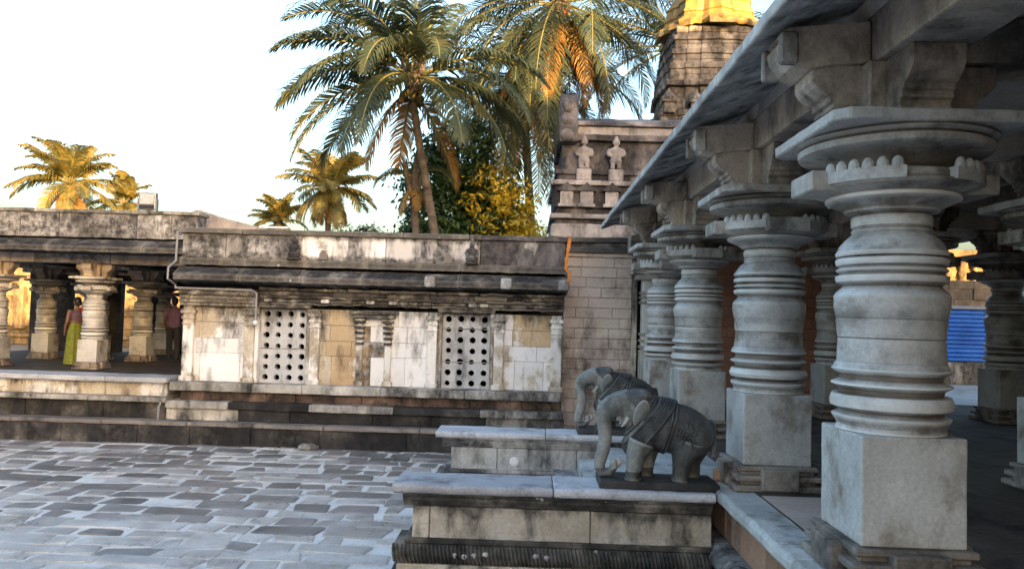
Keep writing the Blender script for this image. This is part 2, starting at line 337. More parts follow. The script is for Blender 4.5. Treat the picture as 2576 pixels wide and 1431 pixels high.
# ------------------------------------------------------------------ turned pillar (local, z from floor)
def pillar_parts(root, front_block=True, seed=0):
    pr_ = random.Random(seed); ps = pr_.uniform(.98, 1.02)
    o = (0, 0, 0)
    m = MB().cbox(0,0,.66,.66,0,.09).cbox(0,0,.55,.55,.085,.15).cbox(0,0,.63,.63,.145,.225).cbox(0,0,.53,.53,.22,.29).cbox(0,0,.58,.58,.285,.355)
    for a in (0, math.pi/2): m.add(*(lambda q: (q.v, q.f))(MB().box(-.69,.69,-.27,.27,.02,.33).rotz(a)))
    part('base', m, 'base_stone', root, o, bevel=.018)
    part('plinth', MB().cbox(0,0,.5,.5,.36,1.40), 'pillar_plinth', root, o, bevel=.022, cut=.13, amp=.006, freq=3)
    P = [(1330,240),(1305,236),(1290,244),(1272,258),(1262,258),(1250,228),(1240,224),(1228,250),(1222,262),(1200,266),(1175,262),(1166,256),(1160,226),
         (1140,226),(1130,240),(1118,260),(1110,260),(1098,236),(1090,224),(1070,224),(1062,240),(1052,260),(1044,260),(1034,250),(1022,246),(1012,238),(1000,236),
         (960,231),(915,231),(903,230),(900,225),(896,231),(860,235),(812,240),(806,237),(800,241),(750,249),(720,252),(700,248),(680,236),(662,216),(650,214),
         (642,224),(634,238),(618,244),(606,243),(600,226),(592,224),(584,240),(574,242),(566,226),(558,224),(550,242),(530,245),(522,240),(514,224),(508,240),(496,244),(486,240),
         (460,226),(430,203),(408,178),(396,172),(388,178),(380,172),(372,171),(364,178),(340,180),(322,178),(312,172),(304,188),(296,205),(284,212),(276,232),(264,262),(252,284),(242,296),(232,298),(224,290)]
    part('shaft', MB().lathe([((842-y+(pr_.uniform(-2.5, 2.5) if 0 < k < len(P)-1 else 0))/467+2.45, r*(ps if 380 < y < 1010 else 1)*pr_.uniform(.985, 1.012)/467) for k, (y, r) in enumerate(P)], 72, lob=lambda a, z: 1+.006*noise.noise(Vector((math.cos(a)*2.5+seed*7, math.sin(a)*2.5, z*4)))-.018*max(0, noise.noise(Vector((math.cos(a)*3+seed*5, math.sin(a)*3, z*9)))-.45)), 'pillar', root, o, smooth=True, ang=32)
    m = MB().lathe([(3.765,.60),(3.80,.72),(3.83,.80),(3.86,.80),(3.87,.74),(3.95,.74),(3.97,.70)], 48)
    dirs = [math.pi, 0, math.pi/2]+([-math.pi/2] if front_block else [])
    for a in dirs: m.add(*(lambda q: (q.v, q.f))(MB().box(.55,.93,-.30,.30,3.785,3.985).rotz(a)))
    cp = part('capital_plate', m, 'pillar_head', root, o, bevel=.02, smooth=True, ang=30)
    for q in range(4):
        c = math.pi/4+q*math.pi/2; m = MB()
        for i in range(6):
            a = c+(i-2.5)*.165
            m.add(*(lambda q: (q.v, q.f))(MB().ell((.79,0,3.975),(.045,.058,.085),8,6).rotz(a)))
        m.add(*(lambda q: (q.v, q.f))(MB().prism([(r*math.cos(c+t), r*math.sin(c+t)) for r, ts in ((.83,(-.5,-.25,0,.25,.5)),(.72,(.5,.25,0,-.25,-.5))) for t in ts],3.845,3.96)))
        part('petal_band', m, 'pillar_plinth', cp, o, smooth=True, ang=40)
    B = [(3.96,.44),(4.0,.46),(4.03,.44),(4.06,.50),(4.09,.54),(4.12,.60),(4.15,.70),(4.165,.80),(4.175,.88),(4.19,.905),(4.25,.915),(4.26,.88),(4.275,.88),(4.29,.93),(4.31,.955),(4.325,.92),(4.345,.90)]
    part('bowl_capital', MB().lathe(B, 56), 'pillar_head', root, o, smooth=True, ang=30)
    h = .94; c = .12
    part('abacus', MB().prism([(-h+c,-h),(h-c,-h),(h,-h+c),(h,h-c),(h-c,h),(-h+c,h),(-h,h-c),(-h,-h+c)],4.34,4.455), 'pillar_plinth', root, o, bevel=.015, cut=.16, amp=.008, freq=4)
    part('bracket_core', MB().cbox(0,0,.42,.42,4.455,5.075), 'bracket_stone', root, o, bevel=.02)
    pr = [(.40,4.46),(.66,4.46),(.70,4.50),(.66,4.54),(.66,4.60),(.72,4.63),(.69,4.68),(.74,4.70),(.74,4.74),(.80,4.77),(.88,4.84),(.92,4.90),(.92,5.075),(.40,5.075)]
    for a in (0, math.pi/2, math.pi, -math.pi/2):
        part('bracket_arm', MB().ext([(x, z) for x, z in pr], 'y', -.25, .25).rotz(a), 'bracket_stone', root, o, bevel=.012)
FLOOR = -2.45
PX = [3.70, 8.30, 12.85]; PY = [7.84, 11.80, 16.70, 20.65]
lab = {(0,0): 'grey turned stone pillar with broken lower capital nearest the open end of hall',
       (0,1): 'grey turned stone pillar rising directly behind the rump of the front elephant',
       (0,2): 'pale bellied stone pillar behind the back of the far elephant, before its twin',
       (0,3): 'pale turned pillar half hidden behind the pillar by the far elephant',
       (1,0): 'inner turned pillar of the hall facing the broken capital pillar',
       (1,1): 'inner turned pillar with rough moulded base at the bright hall edge',
       (1,2): 'inner turned pillar of the hall standing behind the broken capital pillar',
       (1,3): 'dark inner pillar with pale square block before the salmon back wall',
       (2,3): 'dark inner pillar beside the bright opening with the blue sheet'}
protoA = thing('turned_pillar', lab[0,0], 'pillar', (PX[0], PY[0], FLOOR), 'turned stone pillars of the hall'); pillar_parts(protoA, False)
protoB = thing('turned_pillar', lab[0,1], 'pillar', (PX[0], PY[1], FLOOR), 'turned stone pillars of the hall'); pillar_parts(protoB, True, 5)
for q, j in enumerate((2, 3)):
    c = thing('turned_pillar', lab[0,j], 'pillar', (PX[0], PY[j], FLOOR), 'turned stone pillars of the hall'); pillar_parts(c, True, 11+q)
for (i, j), l in lab.items():
    if i == 0: continue
    c = copy_tree(protoB); c.location = W(PX[i], PY[j], FLOOR); c['label'] = l

# ------------------------------------------------------------------ the hall
HY0, HY1 = -6.3, 24.9
O = (9, 12, FLOOR)
hall = thing('pillared_hall', 'open stone temple hall with deep sloping eave over rows of turned pillars', 'temple hall', O)
part('floor', MB().box(3.35, 16, HY0, 24.6, FLOOR-.3, FLOOR), 'floor_hall', hall, O)
# platform edge: cap slabs, painted face, base courses
yy = HY0; k = 0
while yy < 24.4:
    L = random.uniform(1.5, 2.4); e = min(yy+L, 24.6)
    if not (11.2 < (yy+e)/2 < 16.9 and False):
        part('edge_slab', MB().ext([(2.86,-2.66),(2.80,-2.60),(2.80,-2.50),(2.84,-2.455),(3.34,-2.455),(3.34,-2.66)], 'y', yy+.008, e-.008), 'ledge_stone', hall, O, bevel=.015, cut=.2, amp=.012, freq=3)
        part('face_block', MB().box(3.02, 3.5, yy+.006, e-.006, -3.25, -2.66), 'ledge_face', hall, O, bevel=.02)
        part('moulding_block', MB().ext([(2.84,-3.60),(2.74,-3.52),(2.70,-3.43),(2.74,-3.34),(2.84,-3.26),(3.5,-3.26),(3.5,-3.60)], 'y', yy+.01, e-.01), 'bal_grey', hall, O, bevel=.015)
        part('foot_block', MB().box(2.62, 3.5, yy+.004, e-.004, -4.2, -3.60), 'bal_grey', hall, O, bevel=.02)
    yy = e
part('edge_tile', MB().box(3.36, 4.4, 8.9, 10.9, FLOOR-.1, FLOOR+.012), 'tile_pink', hall, O)
part('edge_tile', MB().box(3.36, 4.4, 4.2, 6.9, FLOOR-.1, FLOOR+.012), 'tile_pink', hall, O)
# beams
zb0, zb1 = 2.625, 3.12
for i, X in enumerate(PX):
    ys = [HY0]+PY+[24.6]
    for a, b in zip(ys[:-1], ys[1:]):
        part('beam', MB().box(X-.34, X+.34, a+.006, b-.006, zb0, zb1), 'beam_stone', hall, O, bevel=.025, cut=.35, amp=.01)
for j, Y in enumerate([3.9]+PY):
    for a, b in ((PX[0]+.345, PX[1]-.345), (PX[1]+.345, PX[2]-.345), (PX[2]+.345, 15.8)):
        part('cross_beam', MB().box(a, b, Y-.3, Y+.3, zb0+.03, zb1), 'beam_stone', hall, O, bevel=.025)
part('ceiling', MB().box(3.36, 16, HY0, 24.6, zb1+.003, 3.4), 'ceiling_stone', hall, O)
# carved beam ends below the eave
for Y in PY:
    pr = [(3.35,2.64),(2.95,2.60),(2.75,2.56),(2.60,2.62),(2.50,2.74),(2.47,2.86),(2.52,2.90),(2.47,2.94),(2.52,2.98),(3.35,3.06)]
    be = part('beam_end', MB().ext(pr, 'y', Y-.30, Y+.30), 'bracket_stone', hall, O, bevel=.03)
    for a_ in (Y-.335, Y+.24): part('carved_fillet', MB().box(2.44,2.62,a_,a_+.095,2.60,2.93), 'pillar_head', be, O, bevel=.02)
# sloping eave slabs
yy = HY0
while yy < 24.7:
    L = random.uniform(2.6, 3.8); e = min(yy+L, HY1); 
    if HY1-e < 1: e = HY1
    dz = random.uniform(-.018, .018); dx = random.uniform(-.02, .02)
    part('eave_slab', MB().ext([(2.27+dx,2.95+dz),(2.25+dx,2.965+dz),(2.25+dx,3.085+dz),(2.29+dx,3.105+dz),(3.42,3.56),(3.42,3.34),(3.0,3.18)], 'y', yy+.012, e-.012), 'eave_stone', hall, O, bevel=.008, cut=.16, amp=.010, freq=5)
    yy = e
part('roof', MB().box(3.44, 16, HY0, HY1, 3.402, 3.9), 'cornice_dark', hall, O)
part('roof_shade_block', MB().box(5.2, 15.9, HY0+.1, 22.4, 3.902, 5.5), 'parapet_dark', hall, O)  # unseen block added on the roof to shade the buildings opposite
part('light_stop_wall', MB().box(15.2, 16, HY0, 18.5, FLOOR, zb1), 'ceiling_stone', hall, O)  # unseen wall added to keep side light out of the hall
# back wall: laterite-coloured blocks inside, pinkish blocks outside
def ashlar(root, org, X0, X1, Yf, depth, zs, mat, wl, seed, name='stone_block', gap=.004, mats=None, proud=.009):
    r = random.Random(seed)
    for z0, z1 in zip(zs[:-1], zs[1:]):
        x = X0; first = True
        while x < X1-.01:
            L = r.uniform(*wl)*(.55 if first else 1); first = False
            e = x+L
            if X1-e < wl[0]*.45: e = X1
            part(name, MB().box(x+gap, e-gap, Yf+r.uniform(-proud, proud), Yf+depth, z0+gap, z1-gap), mats(r, x, z0) if mats else mat, root, org, bevel=.010)
            x = e
zsb = [-2.45+i*.33 for i in range(16)]; zsb[-1] = 2.62
ashlar(hall, O, 3.62, 9.9, 24.1, .4, [z for z in zsb], 'inner_block', (.9, 1.8), 5)
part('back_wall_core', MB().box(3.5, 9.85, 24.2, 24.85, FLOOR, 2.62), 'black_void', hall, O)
part('jamb', MB().box(9.9, 10.25, 24.0, 24.9, FLOOR, 2.62), 'inner_block', hall, O, bevel=.03)
part('jamb', MB().box(7.1, 7.3, 23.98, 24.08, FLOOR, 2.6), 'pink_block', hall, O, bevel=.02)
# stairs between the balustrades
st = thing('entrance_steps', 'worn stone steps between the two elephant balustrades', 'steps', (0, 14, -4.2))
ns = 7
for i in range(ns):
    z1 = -4.2+(i+1)*(1.72/ns); x0 = -.9+i*.5
    part('step', MB().box(x0, x0+.62 if i < ns-1 else 2.72, 12.16, 16.25, -4.2 if i == 0 else z1-1.72/ns-.04, z1), 'ledge_stone' if i > 3 else 'bal_grey', st, (0, 14, -4.2), bevel=.025)

# ------------------------------------------------------------------ balustrades
def balustrade(Y, label, dmat, smat, bmat):
    o = (.4, Y+.45, -4.2); t = thing('stair_balustrade', label, 'balustrade', o, 'balustrades beside the entrance steps')
    D = .86
    for a, b in ((-1.95, .42), (.42, 2.78)):
        part('cap_slab', MB().ext([(Y-.01,-2.64),(Y-.05,-2.60),(Y-.05,-2.53),(Y-.02,-2.5),(Y+D,-2.5),(Y+D+.05,-2.54),(Y+D+.05,-2.62),(Y+D,-2.64)], 'x', a+.006, b-.006), smat, t, o, bevel=.015, cut=.16, amp=.014, freq=2.6)
    part('cap_moulding', MB().ext([(Y+.12,-2.84),(Y+.10,-2.80),(Y+.06,-2.74),(Y+.05,-2.70),(Y+.0,-2.66),(Y+.0,-2.641),(Y+D,-2.641),(Y+D-.05,-2.70),(Y+D-.12,-2.84)], 'x', -1.80, 2.76), bmat, t, o, bevel=.01, cut=.2, amp=.01)
    xs = [-1.66, -1.40, .98, 2.76] if Y < 12 else [-1.62, -.62, 1.1, 2.76]
    for a, b in zip(xs[:-1], xs[1:]):
        part('dado_stone', MB().ext([(Y+.07,-3.30),(Y+.10,-3.22),(Y+.12,-2.85),(Y+D-.12,-2.85),(Y+D-.08,-3.30)], 'x', a+.006, b-.006), dmat if (Y < 12 or a > -1.5) else 'ledge_stone', t, o, bevel=.012, cut=.2, amp=.006)
    part('fillet', MB().box(-1.76, 2.76, Y+.04, Y+D, -3.38, -3.30), bmat, t, o, bevel=.015)
    # corded roll with close-set ribs
    r = part('roll_moulding', MB().ext([(Y+.06,-3.66),(Y+.0,-3.60),(Y-.03,-3.52),(Y+.0,-3.44),(Y+.06,-3.385),(Y+D-.1,-3.385),(Y+D,-3.52),(Y+D-.1,-3.66)], 'x', -1.92, 2.74), bmat, t, o, bevel=.01)
    m = MB(); x = -1.90
    while x < 2.70:
        m.add(*(lambda q: (q.v, q.f))(MB().tube([(x+.03,Y+.05,-3.655),(x+.015,Y-.015,-3.60),(x,Y-.05,-3.52),(x-.012,Y-.015,-3.44),(x-.02,Y+.05,-3.39)], [.016,.02,.022,.02,.016], 5))); x += .058
    tag(part('roll_ribs', m, bmat, r, o, smooth=True, ang=60), kind='stuff')
    if Y < 12:
        for X in (-1.0, -.86, -.72, -.55, .18, .34):
            part('rosette', MB().ell((X, Y-.045, -3.50+.02*math.sin(X*9)), (.045,.018,.04), 10, 6), 'shrine_pale', t, o, smooth=True)
    part('under_course', MB().box(-1.86, 2.74, Y+.0, Y+D, -3.86, -3.665), dmat, t, o, bevel=.02)
    part('foot_course', MB().box(-2.0, 2.72, Y-.12, Y+D+.08, -4.2, -3.865), bmat, t, o, bevel=.025, cut=.3, amp=.012)
    return t
balustrade(11.2, 'long beige and grey stone balustrade with ribbed black moulding carrying the front elephant', 'bal_dado', 'bal_slab', 'bal_dark')
t2 = balustrade(16.3, 'weathered grey balustrade with black streaks carrying the far elephant', 'bal_grey', 'bal_slab', 'bal_grey')
part('plaster_roundel', MB().lathe([(0,.10),(.02,.10),(.03,.07)], 16), 'wall_white', t2, (0,0,0)).matrix_local = Matrix.Translation(W(-.25,16.41,-3.12)-t2.location) @ Matrix.Rotation(R(90), 4, 'X')

# ------------------------------------------------------------------ elephants
def pe(px, py, y=0): return ((px-1000)/605, y, (1110-py)/605)
def elephant_proto():
    t = thing('elephant_statue', 'dark carved stone elephant with coiled trunk on the near balustrade', 'statue', (2.02, 11.62, -2.5), 'carved elephants on the balustrades')
    o = (0, 0, 0); b = MB(); H = .11
    def E(px, py, y, r, rot=None): x, yy_, z = pe(px, py, y); b.ell((x, yy_, z+H), r, 20, 14, rot)
    def T(pts, rads): b.tube([(lambda q: (q[0], q[1], q[2]+H))(pe(*p)) for p in pts], rads, 14)
    ry = lambda a: Matrix.Rotation(R(a), 3, 'Y')
    E(1130, 650, 0, (.60,.37,.385), ry(10)); E(1290, 700, 0, (.335,.35,.345)); E(940, 600, 0, (.34,.345,.38), ry(-15)); E(840, 730, 0, (.25,.28,.28)); E(775, 800, 0, (.17,.24,.18)); E(1020, 520, 0, (.35, .28, .22))
    torso = MB(); torso.add(b.v, b.f)
    E(790, 465, 0, (.25,.235,.28)); E(840, 370, -.085, (.125,.11,.12)); E(840, 370, .085, (.125,.11,.12)); E(740, 420, 0, (.19,.17,.17)); E(880, 520, 0, (.22,.22,.25))
    T([(760,430,0),(690,425,0),(620,440,0),(550,475,0),(495,520,0),(480,580,0),(497,660,0),(505,770,0),(490,870,0),(466,950,0),(455,1020,-.01),(480,1072,-.03),(545,1062,-.06),(592,1005,-.07),(572,950,-.06)],
      [.20,.20,.19,.175,.15,.125,.108,.104,.10,.096,.088,.08,.07,.062,.055])
    E(720, 590, 0, (.12,.12,.09)); T([(760,560,0),(700,600,0),(650,590,0)], [.10,.085,.05])
    for y, fx, rx in ((-.20, 760, 1180), (.20, 905, 1335)):
        T([(fx+60,760,y),(fx+15,880,y),(fx,990,y),(fx-8,1060,y),(fx-10,1112,y)], [.20,.155,.125,.125,.14])
        T([(rx+60,740,y),(rx+20,870,y),(rx-5,980,y),(rx-5,1060,y),(rx-10,1112,y)], [.25,.185,.125,.125,.14])
    T([(1465,560,0),(1492,650,0),(1500,780,0),(1490,900,0)], [.06,.045,.035,.05])
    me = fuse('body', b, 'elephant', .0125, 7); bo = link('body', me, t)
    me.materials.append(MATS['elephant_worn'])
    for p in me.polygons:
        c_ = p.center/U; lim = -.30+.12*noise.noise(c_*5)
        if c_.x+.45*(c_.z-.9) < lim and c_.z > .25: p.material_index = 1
    vs = [v.co/U for v in me.vertices]; bvb = BVHTree.FromPolygons(vs, [tuple(p.vertices) for p in me.polygons])
    tm = fuse('torso', torso, 'elephant', .02, 4); bv = BVHTree.FromPolygons([v.co/U for v in tm.vertices], [tuple(p.vertices) for p in tm.polygons]); bpy.data.meshes.remove(tm)
    bvx = BVHTree.FromPolygons(vs, [tuple(p.vertices) for p in me.polygons])
    def band(p0, p1, off, rad, name='harness_band', mat='elephant_band', n=44):
        a0 = Vector(pe(*p0))+Vector((0,0,H)); a1 = Vector(pe(*p1))+Vector((0,0,H)); ax = (a1-a0).normalized(); nn = Vector((ax.z,0,-ax.x))
        c = (a0+a1)/2+nn*off; pts = []
        for i in range(n+1):
            f = 2*math.pi*i/n; dr = ax*math.cos(f)+Vector((0,1,0))*math.sin(f)
            h = bv.ray_cast(c+dr*1.3, -dr)
            if h[0] is not None and (h[0]-c).dot(dr) > 0: pts.append(h[0]+dr*(rad*.5+.012))
        part(name, MB().tube(pts, rad, 7), mat, t, o, smooth=True, ang=70)
    for k in range(7): band((1075,400), (690,880), -.085+.032*k, .0195 if k not in (0, 6) else .024)
    for of in (.17, .20, .25): band((1075,400), (690,880), of, .013)
    for of in (-.02, .03): band((1130,420), (1010,890), of, .017, 'girth_strap')
    for s in (-1, 1):
        x, _, z = pe(810, 515); m = MB().ell((x, s*.235, z+H), (.12,.04,.235), 16, 12, Matrix.Rotation(R(14), 3, 'Y') @ Matrix.Rotation(R(-s*12), 3, 'X'))
        x2, _, z2 = pe(835, 590); m.ell((x2, s*.245, z2+H), (.06,.03,.13), 12, 8, Matrix.Rotation(R(10), 3, 'Y'))
        ear = fuse('ear', m, 'elephant_worn', .01, 4); link('ear', ear, t)
        x, _, z = pe(700, 560); x1, _, z1 = pe(640, 640)
        part('tusk', MB().tube([(x, s*.12, z+H), ((x+x1)/2, s*.14, (z+z1)/2+H-.01), (x1, s*.14, z1+H)], [.035,.028,.012], 8), 'elephant_worn', t, o, smooth=True)
        x, _, z = pe(700, 480); part('eye', MB().ell((x, s*.165, z+H), (.028,.012,.018), 10, 6), 'elephant_worn', t, o, smooth=True)
        # tasselled flank ornament, laid onto the skin
        m = MB()
        for i in range(11):
            a = R(-150+i*30); 
            for q, (rad, rs) in enumerate(((36, .022), (62, .028), (84, .020))):
                px, py = 1205+rad*math.sin(a), 680-rad*math.cos(a)*1.05
                c = Vector(pe(px, py, s*1.0))+Vector((0,0,H)); h = bvb.ray_cast(c, Vector((0,-s,0)))
                if h[0] is not None and abs(h[0].y) > .24: m.ell(h[0], (rs, .018, rs*1.3), 8, 6)
        c = Vector(pe(1205, 680, s))+Vector((0,0,H)); h = bvb.ray_cast(c, Vector((0,-s,0))); m.ell(h[0], (.035,.02,.035), 8, 6)
        tag(part('flank_ornament', m, 'elephant_band', t, o, smooth=True), kind='stuff')
    m = MB().tube([(lambda q: (q[0], q[1], q[2]+H))(pe(*p)) for p in ((620,1000,-.02),(640,960,-.05),(610,930,-.05))], [.05,.045,.03], 8)
    part('lotus_bud', m, 'elephant_worn', t, o, smooth=True)
    part('base_slab', MB().box(-.92, .84, -.36, .36, 0, .115), 'pedestal', t, o, bevel=.02, cut=.12, amp=.01, freq=5)
    return t
e1 = elephant_proto()
e2 = copy_tree(e1); e2.location = W(2.02, 16.74, -2.5); e2['label'] = 'dark carved stone elephant with lowered trunk on the far balustrade'

# ------------------------------------------------------------------ lattice-window building
XL, XR, YW = -11.0, 1.05, 23.9
o = (-5, 25.5, -4.2)
bd = thing('store_building', 'low stone building with two pierced lattice windows and blackened cornice', 'building', o)
def courses(root, org, X0, X1, Y0, Y1, z0, z1, mat, wl, seed, name='course_block', mats=None, **k):
    r = random.Random(seed); x = X0
    while x < X1-.01:
        e = x+r.uniform(*wl)
        if X1-e < wl[0]*.6: e = X1
        part(name, MB().box(x+.005, e-.005, Y0+r.uniform(-.015,.015), Y1, z0, z1+r.uniform(-.006,.006)), mats(r) if mats else mat, root, org, **(k or dict(bevel=.03))); x = e
kw = dict(bevel=.035, cut=.35, amp=.014)
courses(bd, o, XL-.2, XR+.1, 23.32, 24.5, -3.49, -3.13, 'plinth_dark', (1.6, 3), 12, mats=lambda r: 'sill_stone' if r.random() < .15 else 'plinth_dark')
courses(bd, o, XL-.2, XR+.05, 23.22, 24.5, -3.125, -2.90, 'plinth_top', (1.6, 3), 13, 'slab', mats=lambda r: r.choice(['sill_stone', 'plinth_red', 'plinth_dark']), **kw)
courses(bd, o, XL+.1, XR-.3, 23.58, 24.5, -2.90, -2.60, 'plinth_red', (1.2, 2.4), 14)
courses(bd, o, XL-.15, XR+.0, 23.36, 24.5, -2.595, -2.33, 'sill_stone', (1.4, 2.6), 15, 'sill_slab', **kw)
W1 = (-8.58, -7.06); W2 = (-2.75, -1.23); zt = .03
zs = [-2.33, -1.42, -.95, -.45, .05]
def wallm(r, x, z):
    if x < -9: return 'wall_white' if (z < -1.3 or (z > -1 and z < -.8 and x > -10.4)) else 'wall_beige'
    if -6.9 < x < -5.4: return 'wall_ochre'
    if -5.4 <= x < -2.6: return 'wall_white' if r.random() < .8 else 'wall_beige'
    if x > -1: return 'wall_ochre' if z > -1.4 else 'wall_beige'
    return 'wall_beige'
ashlar(bd, o, XL, W1[0]-.12, YW-.02, .5, zs, None, (.9, 1.5), 21, mats=wallm)
ashlar(bd, o, W1[1]+.12, W2[0]-.12, YW, .5, zs, None, (.8, 1.3), 23, mats=wallm)
ashlar(bd, o, W2[1]+.12, XR, YW, .5, zs, None, (.8, 1.4), 24, mats=wallm)
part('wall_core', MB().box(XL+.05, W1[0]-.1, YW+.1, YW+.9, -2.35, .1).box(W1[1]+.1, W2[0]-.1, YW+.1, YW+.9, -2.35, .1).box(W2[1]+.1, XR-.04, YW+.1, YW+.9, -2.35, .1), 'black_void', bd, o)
part('side_wall', MB().box(XL+.02, XL+.6, YW+.45, 30, -3.4, .3), 'wall_beige', bd, o)
part('side_wall', MB().box(XR-.6, XR-.02, YW+.45, 30, -3.4, .3), 'pink_block', bd, o)
part('rear_wall', MB().box(XL+.6, XR-.6, 29.5, 30, -3.4, .3), 'wall_beige', bd, o)
# lattice windows with real holes
for wi, (a, b) in enumerate((W1, W2)):
    nc, nr = 4, 7; w = b-a; h = 2.36; cw = w/nc; ch = h/nr; Yg = YW+.12; th = .2; m = MB()
    z0 = -2.33
    for i in range(nc):
        for j in range(nr):
            cx = a+cw*(i+.5); cz = z0+ch*(j+.5); r = min(cw, ch)*.27*random.uniform(.88, 1.1); cxo, czo = random.uniform(-.012, .012), random.uniform(-.012, .012); n = 16; vs = []; fs = []
            for yv in (Yg, Yg+th):
                for q in range(n):
                    f = 2*math.pi*q/n; c_, s_ = math.cos(f), math.sin(f); rj = r*(1+.07*math.sin(q*2.3+i*3+j)); vs.append((cx+cxo+rj*c_, yv, cz+czo+rj*s_))
                for q in range(n):
                    f = 2*math.pi*q/n; c_, s_ = math.cos(f), math.sin(f); kk = 1/max(abs(c_), abs(s_)); vs.append((cx+cw/2*c_*kk*.9995, yv, cz+ch/2*s_*kk*.9995))
            for q in range(n):
                q2 = (q+1) % n
                fs += [(q, q2, n+q2, n+q), (2*n+q2, 2*n+q, 3*n+q, 3*n+q2), (q2, q, 2*n+q, 2*n+q2)]
            m.add(vs, fs)
    lw = part('lattice_window', m, 'lattice', bd, o)
    for zz in ((-1.24,) if wi == 0 else (-.45, -1.5)):
        part('joint_strip', MB().box(a, b, Yg-.012, Yg+.01, zz-.012, zz+.012), 'sill_stone', lw, o)
    for a_ in (a-.12, b): part('window_jamb', MB().box(a_, a_+.12, YW-.1, YW+.4, -2.33, .05), 'wall_beige', lw, o, bevel=.02)
    part('window_lintel', MB().box(a-.14, b+.14, YW-.14, YW+.4, .052, .17), 'frieze', lw, o, bevel=.02)
    part('unlit_sheet', MB().add([(a-.1,YW+.8,-2.4),(b+.1,YW+.8,-2.4),(b+.1,YW+.8,.1),(a-.1,YW+.8,.1)], [(0,1,2,3)]), 'black_void', lw, o)  # flat black sheet painted in place of the unlit room
# pilasters
def pilaster(X, w, mat, z0=-2.33, z1=.05, p=.16, root=bd, org=o, Y=YW):
    pl = part('pilaster', MB().box(X-w, X+w, Y-p, Y+.05, z0, z1), mat, root, org, bevel=.02)
    m = MB()
    for za, zb, e in ((z1-.24,z1-.12,.06),(z1-.42,z1-.34,.04),(z1-.60,z1-.54,.03),(z0,z0+.16,.05)):
        part('moulded_band', MB().box(X-w-e, X+w+e, Y-p-e, Y+.04, za, zb), mat, pl, org, bevel=.02)
for X, w, mt in ((-10.82,.17,'wall_mix'),(-8.86,.16,'wall_mix'),(-6.78,.15,'wall_mix'),(-3.05,.15,'wall_mix'),(-.95,.15,'wall_mix'),(.86,.17,'wall_mix')):
    pilaster(X, w, mt)
# small paired niche pilasters with dark capitals
for X in (-5.35, -4.45):
    pilaster(X, .10, 'wall_mix', -2.33, -.08, .10)
    m = MB()
    for i in range(5): m.box(X-.17+.012*i, X+.17-.012*i, YW-.26+.02*i, YW, -.35-.17*i, -.27-.17*i)
    part('niche_capital', m, 'frieze', bd, o, bevel=.015)
part('niche_canopy', MB().box(-5.66, -4.14, YW-.3, YW+.02, -.07, .04).box(-5.56, -4.24, YW-.24, YW+.02, -.2, -.072), 'frieze', bd, o, bevel=.02)
# projecting left bay head
m = MB()
for i, (za, zb, e) in enumerate(((.06,.17,.10),(.175,.26,.16),(.27,.40,.12),(.41,.55,.20))): part('bay_moulding', MB().box(XL-.12, -8.62, YW-e-.1, YW+.3, za, zb), 'wall_beige' if i < 3 else 'frieze', bd, o, bevel=.025)
# frieze mouldings over the rest
for i, (za, zb, e, mt) in enumerate(((.175,.235,.10,'frieze'),(.24,.36,.05,'cornice_dark'),(.365,.44,.13,'frieze'),(.445,.60,.06,'cornice_dark'),(.605,.70,.18,'cornice_dark'))):
    courses(bd, o, -8.6, XR+.02, YW-e, YW+.4, za, zb, mt, (.9, 2.2), 40+i, 'frieze_moulding', mats=lambda r: r.choice(['frieze', 'frieze', 'cornice_dark', 'parapet_dark']), bevel=.02, cut=.18, amp=.032, freq=3.5)
x = -8.4; r = random.Random(5)
while x < XR-.1:
    if r.random() < .72: part('dentil', MB().box(x, x+.26, YW-.22, YW, .245, .355), r.choice(['wall_beige', 'frieze', 'frieze', 'wall_white']), bd, o, bevel=.03)
    x += .36
# cornice
kk = dict(bevel=.012, cut=.12, amp=.02, freq=5)
xx = XL-.12; r = random.Random(8)
while xx < XR:
    e = min(xx+r.uniform(1.8, 3.0), XR+.12)
    if XR-e < 1: e = XR+.12
    dz = r.uniform(-.025, .02)
    part('cornice_slab', MB().ext([(YW+.3,.705),(YW-.55,.80+dz),(YW-.72,.84+dz),(YW-.74,1.02+dz),(YW-.60,1.10+dz),(YW-.30,1.26+dz),(YW+.3,1.34)], 'x', xx+.008, e-.008), 'cornice_dark', bd, o, **kk)
    part('cornice_course', MB().box(xx, e-.01, YW-.34+dz, YW+.3, 1.345, 1.58), 'cornice_dark', bd, o, **kk)
    xx = e
for X in (-3.1, -.75, 1.02):
    part('eave_block', MB().box(X-.17, X+.17, YW-.80, YW-.6, .82, 1.16), 'lattice', bd, o, bevel=.06)
for i, (a, b, mt) in enumerate(((XL-.1,-9.7,'parapet'),(-9.7,-7.4,'parapet'),(-7.4,-4.6,'parapet_white'),(-4.6,-1.6,'parapet_white'),(-1.6,XR,'parapet_dark'))):
    part('parapet_panel', MB().box(a+.008, b-.008, YW-.2, YW+.3, 1.58, 2.36), mt, bd, o, bevel=.03, cut=.4, amp=.012)
courses(bd, o, XL-.18, XR+.1, YW-.3, YW+.4, 2.362, 2.52, 'parapet_dark', (2, 3.4), 31, 'coping', mats=lambda r: r.choice(['parapet_dark', 'eave_stone', 'cornice_dark']), bevel=.03, cut=.35, amp=.016)
part('roof', MB().box(XL, XR, YW+.4, 30, .75, 2.3), 'parapet_dark', bd, o)
